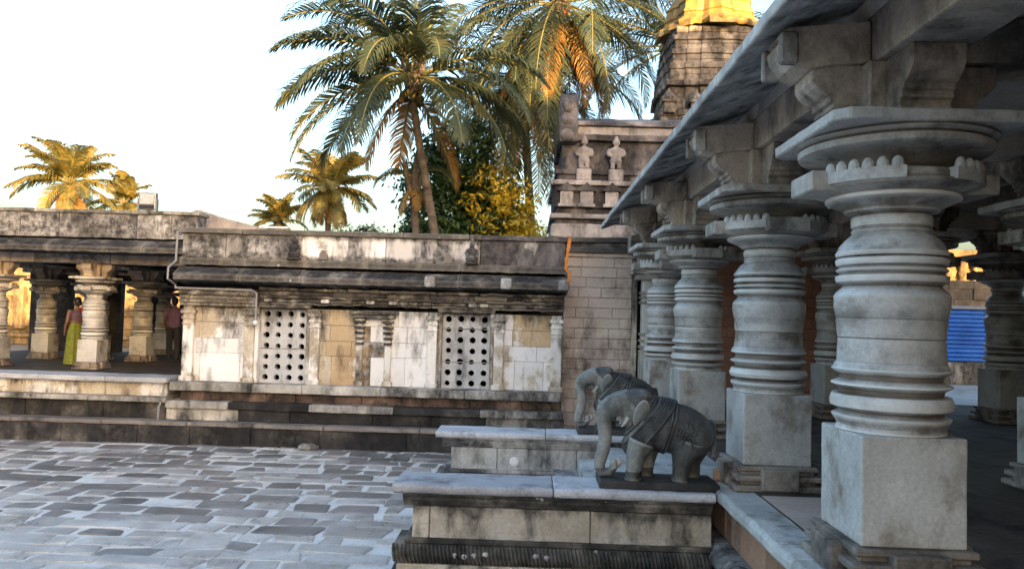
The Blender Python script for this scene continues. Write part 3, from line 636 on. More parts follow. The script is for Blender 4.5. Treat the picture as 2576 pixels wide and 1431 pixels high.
# finials on the parapet, standing on the cornice
for X, mt in ((-7.45,'cornice_dark'), (-1.85,'cornice_dark')):
    f = thing('parapet_figure', 'small blackened seated figure on the white parapet '+('near its left lattice window' if X < -5 else 'above the right lattice window'), 'figurine', (X, YW-.38, 1.58), 'blackened figures on the parapet')
    b = MB().ell((0,0,.16),(.20,.14,.16)).ell((0,0,.38),(.13,.10,.18)).ell((0,-.02,.62),(.085,.085,.10)).ell((0,0,.73),(.05,.05,.07)).tube([(-.13,0,.48),(-.2,-.05,.34),(-.13,-.1,.22)],[.045,.04,.035]).tube([(.13,0,.48),(.2,-.05,.34),(.13,-.1,.22)],[.045,.04,.035])
    link('body', fuse('body', b, mt, .012, 3), f)
    part('pedestal', MB().cbox(0,0,.2,.14,0,.06), 'frieze', f, (0,0,0), bevel=.015)
for X in (-6.55, -2.6):
    solo('parapet_stud', MB().ext([(X-.12,1.6),(X-.13,1.78),(X-.05,1.92),(X+.05,1.9),(X+.13,1.76),(X+.12,1.6)], 'y', YW-.33, YW-.205), 'cornice_dark', (X, YW-.3, 1.58), {-6.55: 'small dark worn finial stone just right of the left seated parapet figure', -2.6: 'small dark worn finial stone just left of the right seated parapet figure', -4.9: 'small dark worn finial stone midway between the two seated parapet figures'}[X], 'finial', 'worn finial stones on the parapet', bevel=.03)
# conduit and hanging bulb
cd = thing('cable_conduit', 'thin pale cable conduit bent around the left bay of the lattice building', 'conduit', (XL-.16, YW-.4, -2.3))
q = (XL-.16, YW-.4, -2.3)
part('vertical_run', MB().tube([(XL-.2,YW-.34,2.4),(XL-.22,YW-.34,1.45),(XL-.2,YW-.86,1.2),(XL-.2,YW-.86,.86),(XL-.2,YW-.36,.72),(XL-.17,YW-.36,.6)], .035, 6), 'pipe', cd, q, smooth=True)
part('horizontal_run', MB().tube([(XL-.2,YW-.36,.60),(-8.75,YW-.36,.59),(-8.6,YW-.34,.5),(-8.6,YW-.34,-.2)], .035, 6), 'pipe', cd, q, smooth=True)
part('lower_run', MB().tube([(XL-.26,23.28,-2.36),(XL-.3,23.2,-2.9),(XL-.34,23.14,-3.1),(XL-.36,23.16,-3.5)], .03, 6), 'pipe', cd, q, smooth=True)
lb = thing('hanging_bulb', 'white bulb hanging from the conduit beside the left lattice window', 'light bulb', (-8.6, YW-.34, -.45))
part('glass_bulb', MB().ell((0,0,.02),(.075,.075,.09),12,8), 'lamp_white', lb, (0,0,0), smooth=True)
part('holder', MB().lathe([(.09,.04),(.16,.04),(.25,.02)], 10), 'metal_grey', lb, (0,0,0), smooth=True)
# orange strip added in place of a streak of sunlight on the corner
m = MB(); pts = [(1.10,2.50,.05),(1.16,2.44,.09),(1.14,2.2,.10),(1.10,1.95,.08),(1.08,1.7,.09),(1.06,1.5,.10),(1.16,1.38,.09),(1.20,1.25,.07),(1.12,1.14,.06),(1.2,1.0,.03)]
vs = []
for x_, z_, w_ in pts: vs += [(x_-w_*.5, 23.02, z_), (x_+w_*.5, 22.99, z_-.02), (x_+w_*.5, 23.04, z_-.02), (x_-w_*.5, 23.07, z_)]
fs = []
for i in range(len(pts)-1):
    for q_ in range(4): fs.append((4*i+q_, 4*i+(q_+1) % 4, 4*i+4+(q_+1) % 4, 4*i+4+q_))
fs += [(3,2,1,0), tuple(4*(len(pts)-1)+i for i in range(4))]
solo('sunlight_strip', m.add(vs, fs), 'saffron', (1.1, 23.0, 1.0), 'narrow orange strip standing in for sunlight on the corner of the lattice building', 'sunlight strip', smooth=True, ang=60)

# loose stone by the terrace foot and a broken brick beside the front elephant
solo('loose_stone', MB().ell((-6.55,22.75,-4.1),(.34,.18,.12), 10, 7), 'sill_stone', (-6.55,22.75,-4.2), 'small pale loose stone lying on the paving against the terrace step', 'stone', amp=.05, freq=4)
solo('broken_brick', MB().box(2.92,3.08,11.86,12.0,-2.455,-2.29), 'ledge_face', (3.0,11.93,-2.455), 'small broken orange brick on the platform edge behind the front elephant', 'brick', bevel=.02, cut=.06, amp=.015, freq=8)

# shared lower terrace step along both buildings
o = (-8, 23.4, -4.2)
tr = tag(solo('terrace_step', MB().box(-24, 1.6, 23.05, 27, -4.2, -3.56), 'plinth_dark', o), kind='structure')
courses(tr, o, -24, 1.6, 22.92, 23.6, -3.62, -3.50, 'plinth_top', (1.8, 3.2), 51, 'tread_slab', bevel=.03, cut=.4, amp=.016)
courses(tr, o, -24, 1.6, 22.98, 23.3, -4.2, -3.625, 'plinth_dark', (1.6, 2.8), 52, 'riser_block', bevel=.03)

# ------------------------------------------------------------------ pavilion on the left
o = (-16.5, 27, -4.2)
pv = thing('side_pavilion', 'open pillared stone pavilion with plastered parapet and dark eave', 'pavilion', o)
PL, PR = -23.5, -11.25
courses(pv, o, PL, PR, 23.42, 24.4, -3.5, -2.96, 'plinth_dark', (1.5, 2.6), 61)
courses(pv, o, PL, PR+.1, 23.16, 24.4, -2.955, -2.80, 'sill_stone', (1.6, 3), 62, 'slab', **kw)
courses(pv, o, PL, PR, 23.44, 24.4, -2.80, -2.36, 'wall_beige', (.9, 1.6), 63, mats=lambda r: r.choice(['wall_beige', 'wall_beige', 'sill_stone']))
courses(pv, o, PL, PR+.1, 23.12, 24.4, -2.355, -2.20, 'bal_slab', (1.8, 3.2), 64, 'floor_slab', **kw)
part('floor', MB().box(PL, -10.6, 24.4, 36, -3.4, -2.205), 'floor_hall', pv, o)
for Y in (25.7, 29.9, 34.6):
    courses(pv, o, PL, PR+.2, Y-.3, Y+.3, 1.40, 1.72, 'wall_beige', (2.6, 3.6), int(Y), 'beam', mats=lambda r: r.choice(['wall_beige', 'beam_stone']))
for X in (-20.9, -17.75, -14.75, -11.9):
    part('cross_beam', MB().box(X-.28, X+.28, 26.01, 29.59, 1.42, 1.72), 'plinth_dark', pv, o)
    part('cross_beam', MB().box(X-.28, X+.28, 30.21, 34.29, 1.42, 1.72), 'beam_stone', pv, o)
part('ceiling', MB().box(PL, PR, 25.4, 35.2, 1.722, 2.0), 'plinth_dark', pv, o)
xx = PL
while xx < PR:
    e = min(xx+random.uniform(2.2, 3.2), PR+.05)
    if PR-e < 1: e = PR+.05
    dz = random.uniform(-.02, .02)
    part('eave_slab', MB().ext([(25.45,1.73),(24.3,1.69+dz),(24.02,1.70+dz),(24.0,1.86+dz),(24.2,2.0+dz),(24.5,2.14),(25.45,2.2)], 'x', xx+.008, e-.008), 'cornice_dark', pv, o, **kk)
    xx = e
xs = [PL, -18.9, -16.9, -15.6, -13.0, -11.85, -10.95]
for i, (a, b) in enumerate(zip(xs[:-1], xs[1:])):
    part('parapet_panel', MB().box(a+.01, b-.01, 24.45, 25.1, 2.2, 3.0), 'parapet' if i != 4 else 'wall_white', pv, o, bevel=.03, cut=.4, amp=.015)
courses(pv, o, PL, -10.9, 24.38, 25.2, 3.0, 3.12, 'sill_stone', (2, 3), 66, 'coping', **kw)
part('roof', MB().box(PL, PR, 25.2, 35.2, 2.01, 2.9), 'parapet_dark', pv, o)
for a_, b_ in ((-26,-21.6),(-20.9,-19.2),(-18.4,-17.4),(-16.4,-11.2)): part('rear_wall', MB().box(max(a_, PL), b_, 35.0, 35.4, -2.2, 1.4), 'plinth_dark', pv, o, bevel=.03)  # dark walls added so less light enters the pavilion from the back
part('rear_lintel', MB().box(PL, PR, 34.9, 34.98, .95, 1.4), 'plinth_dark', pv, o)
# pavilion pillars
plab = {(-15.05,25.8): 'pale short turned pillar on the pavilion edge beside the woman', (-18.5,25.8): 'short turned pillar of the pavilion, one bay beyond the woman',
        (-15.5,30.0): 'shaded short pillar in the middle row of the pavilion near the man', (-19.45,30.0): 'shaded short pillar deep in the pavilion behind the outer bay',
        (-17.3,30.0): 'shaded short pillar in the middle row of the pavilion behind the woman',
        (-16.9,34.6): 'shaded short pillar in the rear row of the pavilion, farther from the man', (-20.4,34.6): 'shaded short pillar at the outer end of the pavilion rear row', (-13.2,34.6): 'shaded short pillar in the rear row of the pavilion, close behind the man'}
for (X, Y), l in plab.items():
    c = copy_tree(protoB); c.location = W(X, Y, -2.205); c.scale = (.68, .68, .708); c['label'] = l; c['group'] = 'short pillars of the pavilion'
# flood light on the roof and the sagging canopy
fl = thing('flood_light', 'square floodlight with dark rim standing on the pavilion parapet', 'floodlight', (-12.85, 24.8, 3.12))
part('housing', MB().box(-.29,.29,-.06,.12,.08,.66), 'metal_grey', fl, (0,0,0), bevel=.03)
part('glass', MB().box(-.24,.24,-.085,-.062,.26,.60), 'lamp_glass', fl, (0,0,0), bevel=.01)
part('lower_plate', MB().box(-.25,.25,-.085,-.062,.11,.24), 'blue_sheet' if False else 'trousers', fl, (0,0,0), bevel=.01)
part('bracket', MB().box(-.33,-.295,-.05,.08,0,.45).box(.295,.33,-.05,.08,0,.45).box(-.33,.33,-.05,.08,-.0,.03), 'metal_grey', fl, (0,0,0))
o2 = (-10.2, 26, 2.3)
cn = solo('stone_ridge', MB().ext([(-11.7,2.3),(-11.7,3.30),(-11.5,3.36),(-10.9,3.16),(-10.2,3.0),(-9.5,2.84),(-9.2,2.76),(-9.1,2.3)], 'y', 25.6, 29), 'shrine_pale', o2, 'sloping grey ridge of roof between the pavilion parapet and lattice building', 'roof ridge', bevel=.03)
lt = thing('tube_light', 'flat white light fitting lying on the coping of the lattice building', 'light fitting', (-8.2, 23.75, 2.53))
part('casing', MB().box(-.46,.46,-.1,.1,.03,.10), 'lamp_white', lt, (0,0,0), bevel=.02)
part('foot', MB().box(-.3,-.2,-.06,.06,0,.035).box(.2,.3,-.06,.06,0,.035), 'metal_grey', lt, (0,0,0))

# ------------------------------------------------------------------ pinkish wall between the buildings
o = (2.3, 24.8, -4.2)
pw = thing('block_wall', 'pinkish block wall with sooty stains between the lattice building and hall', 'wall', o)
zz = [-4.2, -3.5, -3.05, -2.6, -2.3]+[-2.3+.33*i for i in range(1, 14)]
ashlar(pw, o, 1.08, 3.30, 24.62, .4, zz, 'pink_block', (.7, 1.5), 9, proud=.012, gap=.006)
part('wall_core', MB().box(1.1, 3.28, 24.72, 25.2, -4.2, 2.0), 'pink_block', pw, o)
part('corner_return', MB().box(1.08, 1.36, 25.21, 26, -4.2, 2.4), 'pink_block', pw, o)
for i, (a, b, e, mt) in enumerate(((1.99,2.12,.08,'pink_block'),(2.125,2.3,.2,'cornice_dark'),(2.305,2.46,.1,'parapet_dark'),(2.465,2.62,.22,'cornice_dark'))):
    part('cornice_course', MB().box(1.12, 3.40, 24.62-e, 25.3, a, b), mt, pw, o, bevel=.03, cut=.3, amp=.02)
part('corner_post', MB().box(3.30, 3.46, 24.40, 24.9, -2.45, 1.95), 'wall_beige', pw, o, bevel=.02)
# engaged end pillar of the hall
o = (3.95, 24.0, FLOOR)
ep = thing('engaged_pillar', 'flat sided engaged pillar against the end wall behind the far pillars', 'pillar', o)
part('block', MB().cbox(3.95,24.0,.46,.3,FLOOR,-.95), 'pillar_plinth', ep, o, bevel=.02)
sh = part('shaft', MB().cbox(3.95,24.0,.42,.26,-.95,1.25), 'pillar', ep, o, bevel=.02)
m = MB()
for z in (-.9,-.7,-.5,.5,.66,.8): m.cbox(3.95,24.0,.47,.31,z,z+.09)
part('ring_bands', m, 'pillar_head', sh, o, bevel=.025)
part('capital', MB().cbox(3.95,24.0,.62,.4,1.25,1.42).cbox(3.95,24.0,.78,.5,1.425,1.6).cbox(3.95,24.0,.55,.4,1.61,2.1).cbox(3.95,24.0,.85,.5,2.1,2.62), 'pillar_head', ep, o, bevel=.03)

# ------------------------------------------------------------------ blackened shrine top behind the wall
o = (3.2, 32, -4.2)
sh = thing('blackened_shrine', 'blackened stepped shrine roof with pale plaster figures behind the pink wall', 'shrine', o)
L0, R0 = .75, 7.5
part('wall', MB().box(L0+.1, R0, 30.2, 36, -4.2, 3.2), 'shrine_dark', sh, o)
TI = [(3.2,3.75,0,'shrine_pale'),(3.75,3.95,.16,'shrine_dark'),(3.95,4.15,-.04,'shrine_pale'),(4.15,4.4,.2,'shrine_dark'),(4.4,5.3,.14,'shrine_dark'),(5.3,5.5,-.02,'shrine_pale'),(5.5,5.75,.22,'shrine_dark'),(5.75,5.95,.12,'shrine_dark'),(5.95,7.15,.40,'shrine_dark'),(7.15,7.4,.2,'shrine_dark'),(7.4,7.75,.34,'shrine_pale')]
for z0, z1, e, mt in TI: part('tier', MB().box(L0+e, R0, 30+e, 35.5, z0, z1-.004), mt, sh, o, bevel=.05, cut=.4, amp=.03, freq=1.5)
part('sloping_roof', MB().ext([(30.2,7.75),(30.3,7.95),(31.4,8.35),(33,8.6),(34,8.0),(34,7.75)], 'x', L0+.35, R0), 'shrine_dark', sh, o, bevel=.05, cut=.5, amp=.04)
for X in (1.35, 2.15, 3.15, 4.1):
    n_ = part('niche_block', MB().box(X-.26,X+.26,29.98,30.4,4.42,5.05).box(X-.34,X+.34,29.93,30.4,4.42,4.55), 'shrine_pale', sh, o, bevel=.03)
    part('niche_roof', MB().ext([(X-.4,5.05),(X-.3,5.2),(X-.12,5.3),(X,5.42),(X+.12,5.3),(X+.3,5.2),(X+.4,5.05)], 'y', 29.92, 30.4), 'shrine_dark', n_, o, bevel=.02)
def figure(X, z, Y, s, root, org):
    b = MB(); 
    b.ell((X,Y,z+1.05*s),(.16*s,.12*s,.14*s)).ell((X,Y,z+1.2*s),(.09*s,.09*s,.13*s)).ell((X,Y,z+.72*s),(.26*s,.15*s,.18*s)).ell((X,Y,z+.5*s),(.2*s,.14*s,.2*s)).ell((X,Y,z+.36*s),(.25*s,.15*s,.12*s))
    for q in (-1, 1):
        b.tube([(X+q*.12*s,Y,z+.36*s),(X+q*.13*s,Y-.02,z+.18*s),(X+q*.12*s,Y-.04,z)],[.11*s,.09*s,.1*s])
        b.tube([(X+q*.24*s,Y,z+.8*s),(X+q*.34*s,Y-.04,z+.62*s),(X+q*.24*s,Y-.1,z+.5*s)],[.08*s,.07*s,.06*s])
    link('plaster_figure', fuse('plaster_figure', b, 'shrine_pale', .03, 3, org=org), root)
for X in (2.02, 3.3): 
    figure(X, 5.97, 30.22, 1.05, sh, o)
    part('figure_plinth', MB().box(X-.3,X+.3,30.02,30.5,5.5,5.965), 'shrine_pale', sh, o, bevel=.04)
fin = MB().ext([(29.9,7.0),(29.8,7.6),(29.9,8.3),(30.05,8.8),(30.4,9.1),(30.9,9.0),(31.4,8.6),(31.9,8.2),(31.9,7.0)], 'x', 1.0, 1.75)
part('crest_fin', fin, 'shrine_dark', sh, o, bevel=.12, cut=.3, amp=.05, freq=2)
part('crest_boss', MB().ell((1.35,29.9,8.5),(.22,.2,.3)).ell((1.3,29.9,7.9),(.3,.2,.26)).ell((1.3,29.95,7.3),(.3,.2,.3)), 'shrine_dark', sh, o, smooth=True, cut=.12, amp=.05)

# ------------------------------------------------------------------ brown tower with gilded dome
o = (8.7, 38, -4.2); CX, CY = 9.0, 39.0
tw = thing('temple_tower', 'tall brown stepped temple tower with a gilded dome', 'tower', o)
part('body', MB().cbox(CX,CY,4.3,4.3,-4.2,5.5), 'tower_stone', tw, o)
z = 5.5; i = 0; rt = random.Random(4)
def hw(z): 
    pts = [(5.5,4.3),(7.08,3.85),(9.44,3.0),(11.5,2.5),(14.6,2.05)]
    for (a, ha), (b, hb) in zip(pts[:-1], pts[1:]):
        if z <= b: return ha+(hb-ha)*(z-a)/(b-a)
    return 1.95
while z < 14.5:
    dz = rt.uniform(.16, .34); e = (i % 3 == 0)*.10-(i % 3 == 1)*.03; h = hw(z)+e
    if 9.9 < z < 11.2: dz = .65; h -= .25
    z1 = min(z+dz, 14.6)
    m = MB().cbox(CX,CY,h,h,z,z1-.004); 
    m.cbox(CX,CY,h+.18,h*.42,z+.002,z1-.006); m.cbox(CX,CY,h*.42,h+.18,z+.003,z1-.007)
    m.cbox(CX,CY,h+.09,h*.72,z+.004,z1-.008); m.cbox(CX,CY,h*.72,h+.09,z+.005,z1-.009)
    part('tier', m, 'tower_stone', tw, o, bevel=.02, cut=.5, amp=.035, freq=1.3); z = z1; i += 1
for zz_, n in ((9.9, 5), (7.4, 7)):
    h = hw(zz_)
    for q in range(n):
        X = CX-h*.9+1.8*h*q/(n-1)
        k_ = part('mini_shrine', MB().cbox(X,CY-h-.08,.26,.26,zz_,zz_+.5).cbox(X,CY-h-.08,.36,.34,zz_+.5,zz_+.62), 'tower_stone', tw, o, bevel=.03)
        part('mini_dome', MB().lathe([(zz_+.62,.33),(zz_+.75,.36),(zz_+.9,.26),(zz_+1.02,.12),(zz_+1.1,.09),(zz_+1.25,.03)], 12, X, CY-h-.08), 'tower_stone', k_, o, smooth=True)
part('dome_neck', MB().lathe([(14.1,1.9),(15.2,1.85)], 24, CX, CY), 'tower_stone', tw, o)
lob = lambda a, z: 1+.06*math.cos(8*a)+.02*math.cos(24*a)
Q = lambda p: [(z+.5, r*.98) for z, r in p]
dm = part('gilded_dome', MB().lathe(Q([(14.15,2.62),(14.3,2.70),(14.42,2.66),(14.5,2.5),(14.6,2.44),(14.66,2.30),(14.9,2.22),(14.95,2.28),(15.05,2.28),(15.1,2.18),(15.5,2.12),(15.55,2.18),(15.65,2.16),(15.7,2.05),(16.1,1.85),(16.6,1.45),(17.0,.9),(17.2,.5),(17.4,.45)]), 96, CX, CY, lob), 'gold', tw, o, smooth=True, ang=25)
part('finial', MB().lathe(Q([(17.38,.3),(17.6,.5),(17.8,.3),(18.0,.2),(18.3,.4),(18.6,.15),(19.2,.02)]), 20, CX, CY), 'gold', dm, o, smooth=True)
for q in range(8):
    a = q*math.pi/4; w = MB().ext([(2.2,15.05),(2.72,14.85),(2.80,14.50),(2.66,14.50),(2.2,14.8)], 'y', -.66, .66).rotz(a)
    part('dome_flap', MB().add([(v.x+CX, v.y+CY, v.z) for v in w.v], w.f), 'gold', dm, o, bevel=.03)

# ------------------------------------------------------------------ what shows through the far end of the hall
o = (18, 30, -4.2)
tag(solo('upper_terrace', MB().box(10, 34, 24.95, 42, -4.2, FLOOR-.01), 'ledge_stone', o), kind='structure')
o = (20, 34.2, FLOOR)
bs = thing('sheet_shed', 'blue corrugated sheet shed beyond the hall opening', 'shed', o)
m = MB(); prof = []
zz_ = -1.45; n_ = 0
while zz_ < .85: 
    part('sheet_rib', MB().ext([(34.0,zz_),(33.93,zz_+.04),(33.93,zz_+.14),(34.0,zz_+.18),(34.1,zz_+.18),(34.1,zz_)], 'x', 18.2, 23.5), 'blue_sheet', bs, o); zz_ += .19
part('top_rail', MB().box(18.1, 23.6, 33.88, 34.12, .86, 1.0), 'pipe', bs, o, bevel=.02)
part('frame', MB().box(18.08,18.2,33.9,34.15,FLOOR,.86).box(23.5,23.62,33.9,34.15,FLOOR,.86).box(18.2,23.5,34.12,36,.7,.86), 'metal_grey', bs, o)
courses(bs, o, 18.2, 23.5, 33.86, 34.1, FLOOR, -1.48, 'bal_dado', (.8, 1.4), 71, 'footing_block')
o = (21, 37, FLOOR)
rw = thing('rubble_wall', 'dark rubble wall behind the blue shed', 'wall', o)
ashlar(rw, o, 15, 30, 36.6, .5, [FLOOR, -1, 0, .9, 1.4, 1.9, 2.3], 'far_dark', (.7, 1.6), 72, proud=.06)
o = (24, 42, FLOOR)
fb = thing('sunlit_gallery', 'sunlit yellow gallery with balustered parapet beyond the blue shed', 'building', o)
part('wall', MB().box(16, 34, 42, 46, FLOOR, 2.2), 'far_stone', fb, o)
part('rail', MB().box(16, 34, 41.9, 42.4, 2.2, 2.45), 'far_stone', fb, o)
part('roof_slab', MB().box(16, 34, 41.6, 46, 3.9, 4.3), 'far_stone', fb, o, bevel=.05)
for i in range(24):
    X = 16.3+i*.74
    part('baluster', MB().lathe([(2.45,.2),(2.6,.2),(2.7,.12),(3.0,.24),(3.3,.12),(3.6,.22),(3.9,.24)], 12, X, 42.15), 'far_stone', fb, o, smooth=True)
part('back_panel', MB().box(16, 34, 43.6, 43.9, 2.2, 3.9), 'far_stone', fb, o)
# sunlit shrine seen through the pavilion
o = (-45, 76, -4.2)
fs_ = thing('distant_shrine', 'sunlit yellow moulded shrine wall seen through the pavilion', 'shrine', o)
zz_ = -4.2; r = random.Random(2)
while zz_ < 4.2:
    dz = r.uniform(.3, .8); e = r.uniform(-.25, .25)
    part('moulded_course', MB().box(-64, -28+e, 75+e, 82, zz_, zz_+dz-.004), 'far_stone', fs_, o, bevel=.06); zz_ += dz
for i in range(14):
    X = -61+i*2.45
    part('wall_figure', MB().box(X-.5,X+.5,74.4,75.1,-2.6,1.6), 'far_stone', fs_, o, bevel=.06)
# ------------------------------------------------------------------ unseen masses added to cast shade, and the porch floor under the camera
o = (25, 4, -4.2)
mt_ = thing('shade_mass', 'unseen stepped stone mass added beyond the pillared hall to cast shade', 'shade mass', o)
for i in range(6): part('tier', MB().box(20+.2*i, 31-.2*i, -26+.1*i, 21-.1*i, -4.2+2.7*i, -1.52+2.7*i), 'tower_stone', mt_, o, bevel=.1)
for i in range(3): part('shade_tier', MB().box(21+.2*i, 30-.2*i, 3+.1*i, 20-.1*i, 12+1.5*i, 13.49+1.5*i), 'tower_stone', mt_, o, bevel=.1)
for i in range(3): part('shade_tier', MB().box(21+.2*i, 30-.2*i, -25+.1*i, -4-.1*i, 12+1.3*i, 13.29+1.3*i), 'tower_stone', mt_, o, bevel=.1)
o = (8, -8, -4.2)
wg = thing('shade_wing', 'unseen stone block added to shade the pavilion, with the porch floor', 'temple hall', o)
part('wall', MB().box(6, 16, -46, -15, -4.2, 7.0), 'beam_stone', wg, o, bevel=.06)  # unseen block placed to keep the low sun off the pavilion
part('porch_floor', MB().box(-3.2, 2.6, -12, 2.0, -4.2, -2.5), 'bal_grey', wg, o, bevel=.03)

# ------------------------------------------------------------------ palms and trees (metres)
def frond_mesh(L, el, bend, rr, leaf_len=.85, pairs=52, mat='palm_leaf', width=.05):
    n = 22; p = Vector((0,0,0)); pts = [p.copy()]; tan = []; yawb = rr.uniform(-.25, .25)
    for i in range(n):
        s = i/n; a = R(el-bend*(s**1.25)*1.25); ya = yawb*s
        t = Vector((math.cos(a)*math.cos(ya), math.cos(a)*math.sin(ya), math.sin(a))); tan.append(t); p = p+t*(L/n); pts.append(p.copy())
    tan.append(tan[-1]); b = MB().tube(pts, [.045*(1-i/n*.85)+.004 for i in range(n+1)], 5); nr = len(b.f)
    roll = rr.uniform(-.35, .35)
    for i in range(pairs):
        s = .14+.86*(i+.5)/pairs; f = s*n; k = min(int(f), n-1); q = pts[k].lerp(pts[k+1], f-k); t = tan[k]
        side0 = t.cross(Vector((0,0,1)))
        if side0.length < .05: side0 = Vector((0,1,0))
        side0.normalize(); up = side0.cross(t)
        ll = leaf_len*(.35+.65*math.sin(math.pi*min(1, (s*.9+.10)))**.7)*rr.uniform(.85, 1.1)*(1 if s < .85 else 1-(s-.85)*3.2)
        for sg in (-1, 1):
            if rr.random() < .04: continue
            sd = side0*math.cos(roll*sg)+up*math.sin(roll)*sg
            al = R(62-28*s+rr.uniform(-6, 6)); d0 = (sd*sg*math.sin(al)+t*math.cos(al)+up*.15).normalized()
            m1 = q+d0*ll*.45; d1 = (d0+Vector((0,0,-1))*rr.uniform(.35, .85)).normalized(); m2 = m1+d1*ll*.35
            d2 = (d1+Vector((0,0,-1))*rr.uniform(.5, 1.2)).normalized(); m3 = m2+d2*ll*.25
            wv = t*width*.5; o = len(b.v)
            b.v += [q-wv*.7, q+wv*.7, m1-wv, m1+wv, m2-wv*.7, m2+wv*.7, m3]
            b.f += [[o,o+1,o+3,o+2],[o+2,o+3,o+5,o+4],[o+4,o+5,o+6]]
    me = b.mesh('frond', mat, k=1.0); me.materials.append(MATS['rachis'])
    for i in range(nr): me.polygons[i].material_index = 1
    return me
def palm(name, label, base, crown, fr, L, seed, group, r0=.2, dry=4, nuts=True, leaf_len=.85, pairs=52, fibre=False, width=.05, lm='palm_leaf'):
    rr = random.Random(seed); base = Vector(base); crown = Vector(crown)
    t = thing(name, label, 'palm tree', base, group, world=False); c = crown-base; h = c.z
    pts = []; 
    for i in range(15):
        s = i/14; pts.append(Vector((c.x*s+.10*math.sin(s*5)*min(1, h/10), c.y*s, h*s)))
    m = MB().tube(pts, [r0*(1.25-.55*(i/14)**.5) for i in range(15)], 12); part('trunk', m, 'bark', t, (0,0,0), k=1, smooth=True)
    for i in range(3): pass
    for az, el, bd_ in fr:
        me = frond_mesh(L*rr.uniform(.88, 1.08), el, bd_, rr, leaf_len, pairs, lm, width)
        f = link('frond', me, t, c+Vector((math.cos(R(az)), math.sin(R(az)), .3))*r0*.6); f.rotation_euler = (0, 0, R(az))
    for i in range(dry):
        me = frond_mesh(L*rr.uniform(.6, .8), -45, rr.uniform(25, 40), rr, leaf_len*.7, int(pairs*.7), 'palm_dry', width)
        f = link('dead_frond', me, t, c+Vector((0,0,-.25))); f.rotation_euler = (0, 0, R(rr.uniform(0, 360)))
    if nuts:
        nut = MB().ell((0,0,0), (.12,.12,.15), 8, 6).mesh('coconut', 'coconut', k=1, smooth=True)
        for i in range(12): a = rr.uniform(0, 6.28); link('coconut', nut, t, c+Vector((math.cos(a)*.36, math.sin(a)*.36, -.35-rr.random()*.45)))
    m = MB()
    for i in range(14):
        a = rr.uniform(0, 6.28); m.tube([c+Vector((math.cos(a)*.12, math.sin(a)*.12, -.5)), c+Vector((math.cos(a)*.3, math.sin(a)*.3, .1)), c+Vector((math.cos(a)*.42, math.sin(a)*.42, .7))], [.10,.08,.03], 5)
    part('crown_sheath', m, 'bark', t, (0,0,0), k=1, smooth=True)
    if fibre:
        m = MB()
        for i in range(40):
            a = rr.uniform(0, 6.28); q = rr.uniform(.1, .38); l = rr.uniform(2.2, 4.4)
            m.tube([c+Vector((math.cos(a)*q*.6, math.sin(a)*q*.6, 1.4)), c+Vector((math.cos(a)*q*1.1, math.sin(a)*q*1.1, -l*.4)), c+Vector((math.cos(a)*q*.9, math.sin(a)*q*.9, 1.2-l))], [.05,.07,.02], 4)
        part('hanging_fibre', m, 'dry_fibre', t, (0,0,0), k=1)
    return t
def PW(x, y, z): return W(x, y, z)
G = 'tall palms behind the wall'
b1 = W(-3.9, 40, -4.2)
F1 = [(178,50,70),(190,38,62),(172,22,60),(196,14,58),(183,-4,50),(205,-16,45),(165,-18,50),(150,62,60),(110,78,50),(70,74,45),(350,28,64),(330,8,60),(310,-14,52),(345,-10,56),(265,28,84),(285,58,88),(240,55,80),(255,-8,60),(232,-22,46),(90,38,64),(125,30,64),(20,10,60),(295,30,74)]
palm('coconut_palm', 'tall leaning coconut palm with a full crown rising above the lattice building', b1, W(-6.6, 40, 12.6), F1+[(186,62,75),(225,18,70)], 4.9, 1, G, .17, 3, True, 1.2, 68, width=.08)
b2 = W(-5.6, 41.5, -4.2)
palm('coconut_palm', 'thinner palm trunk with drooping dead fronds close beside the leaning coconut palm', b2, W(-6.6, 41.5, 7.5), [(150,40,80),(200,20,80),(330,30,80)], 1.6, 21, G, .17, 6, False, .5, 26)
F2 = [(az, el, bd_) for az, el, bd_ in [(180,55,85),(200,35,80),(160,20,75),(190,0,70),(215,-20,55),(175,-35,45),(240,50,90),(270,30,95),(285,5,80),(300,45,85),(330,60,85),(0,55,85),(10,30,80),(350,10,75),(25,-5,70),(340,-25,50),(45,50,75),(90,40,75),(130,50,75),(60,75,50),(120,78,50),(230,-30,45),(310,-35,45),(260,-25,55),(195,-45,35)]]
palm('coconut_palm', 'tallest palm with rusty hanging fibre down its trunk beside the blackened shrine', W(1.9, 46, -4.2), W(1.3, 46, 19.3), F2+[(170,-50,30),(185,-60,25),(205,-55,30),(220,-62,20),(240,-50,35),(190,-38,40),(260,-60,25),(150,-55,30)], 6.4, 2, G, .26, 16, True, 1.2, 64, True, width=.07)
palm('coconut_palm', 'dark drooping palm crown between the tallest palm and the broadleaf tree', W(.3, 49, -4.2), W(-.6, 49, 15.6), F2+[(170,-50,30),(200,-58,26),(230,-52,30),(260,-60,25),(285,-55,30),(310,-60,25),(340,-50,30),(185,-30,45)], 5.8, 12, G, .22, 10, True, 1.2, 60, width=.07)
F3 = [(180,50,75),(195,30,72),(170,12,66),(185,-8,60),(210,20,70),(230,45,80),(160,35,70),(200,-22,50),(270,40,85),(300,30,80),(0,50,80),(20,30,75),(340,15,70),(90,60,60),(130,65,60),(250,5,70),(290,-10,60),(175,68,60)]
palm('coconut_palm', 'palm with drooping fronds standing behind the brown temple tower', W(10.2, 52, -4.2), W(9.9, 52, 18.8), F3, 5.8, 3, G, .24, 3, True, 1.15, 60)
palm('coconut_palm', 'low palm with one arching frond between the blackened shrine and the tower', W(8.6, 58, -4.2), W(8.3, 58, 12.0), [(180,50,100),(200,35,95),(150,40,90),(240,50,90),(20,45,90),(300,40,90)], 4.6, 33, G, .22, 1, False, .8, 46)
GF = 'distant sunlit palms'
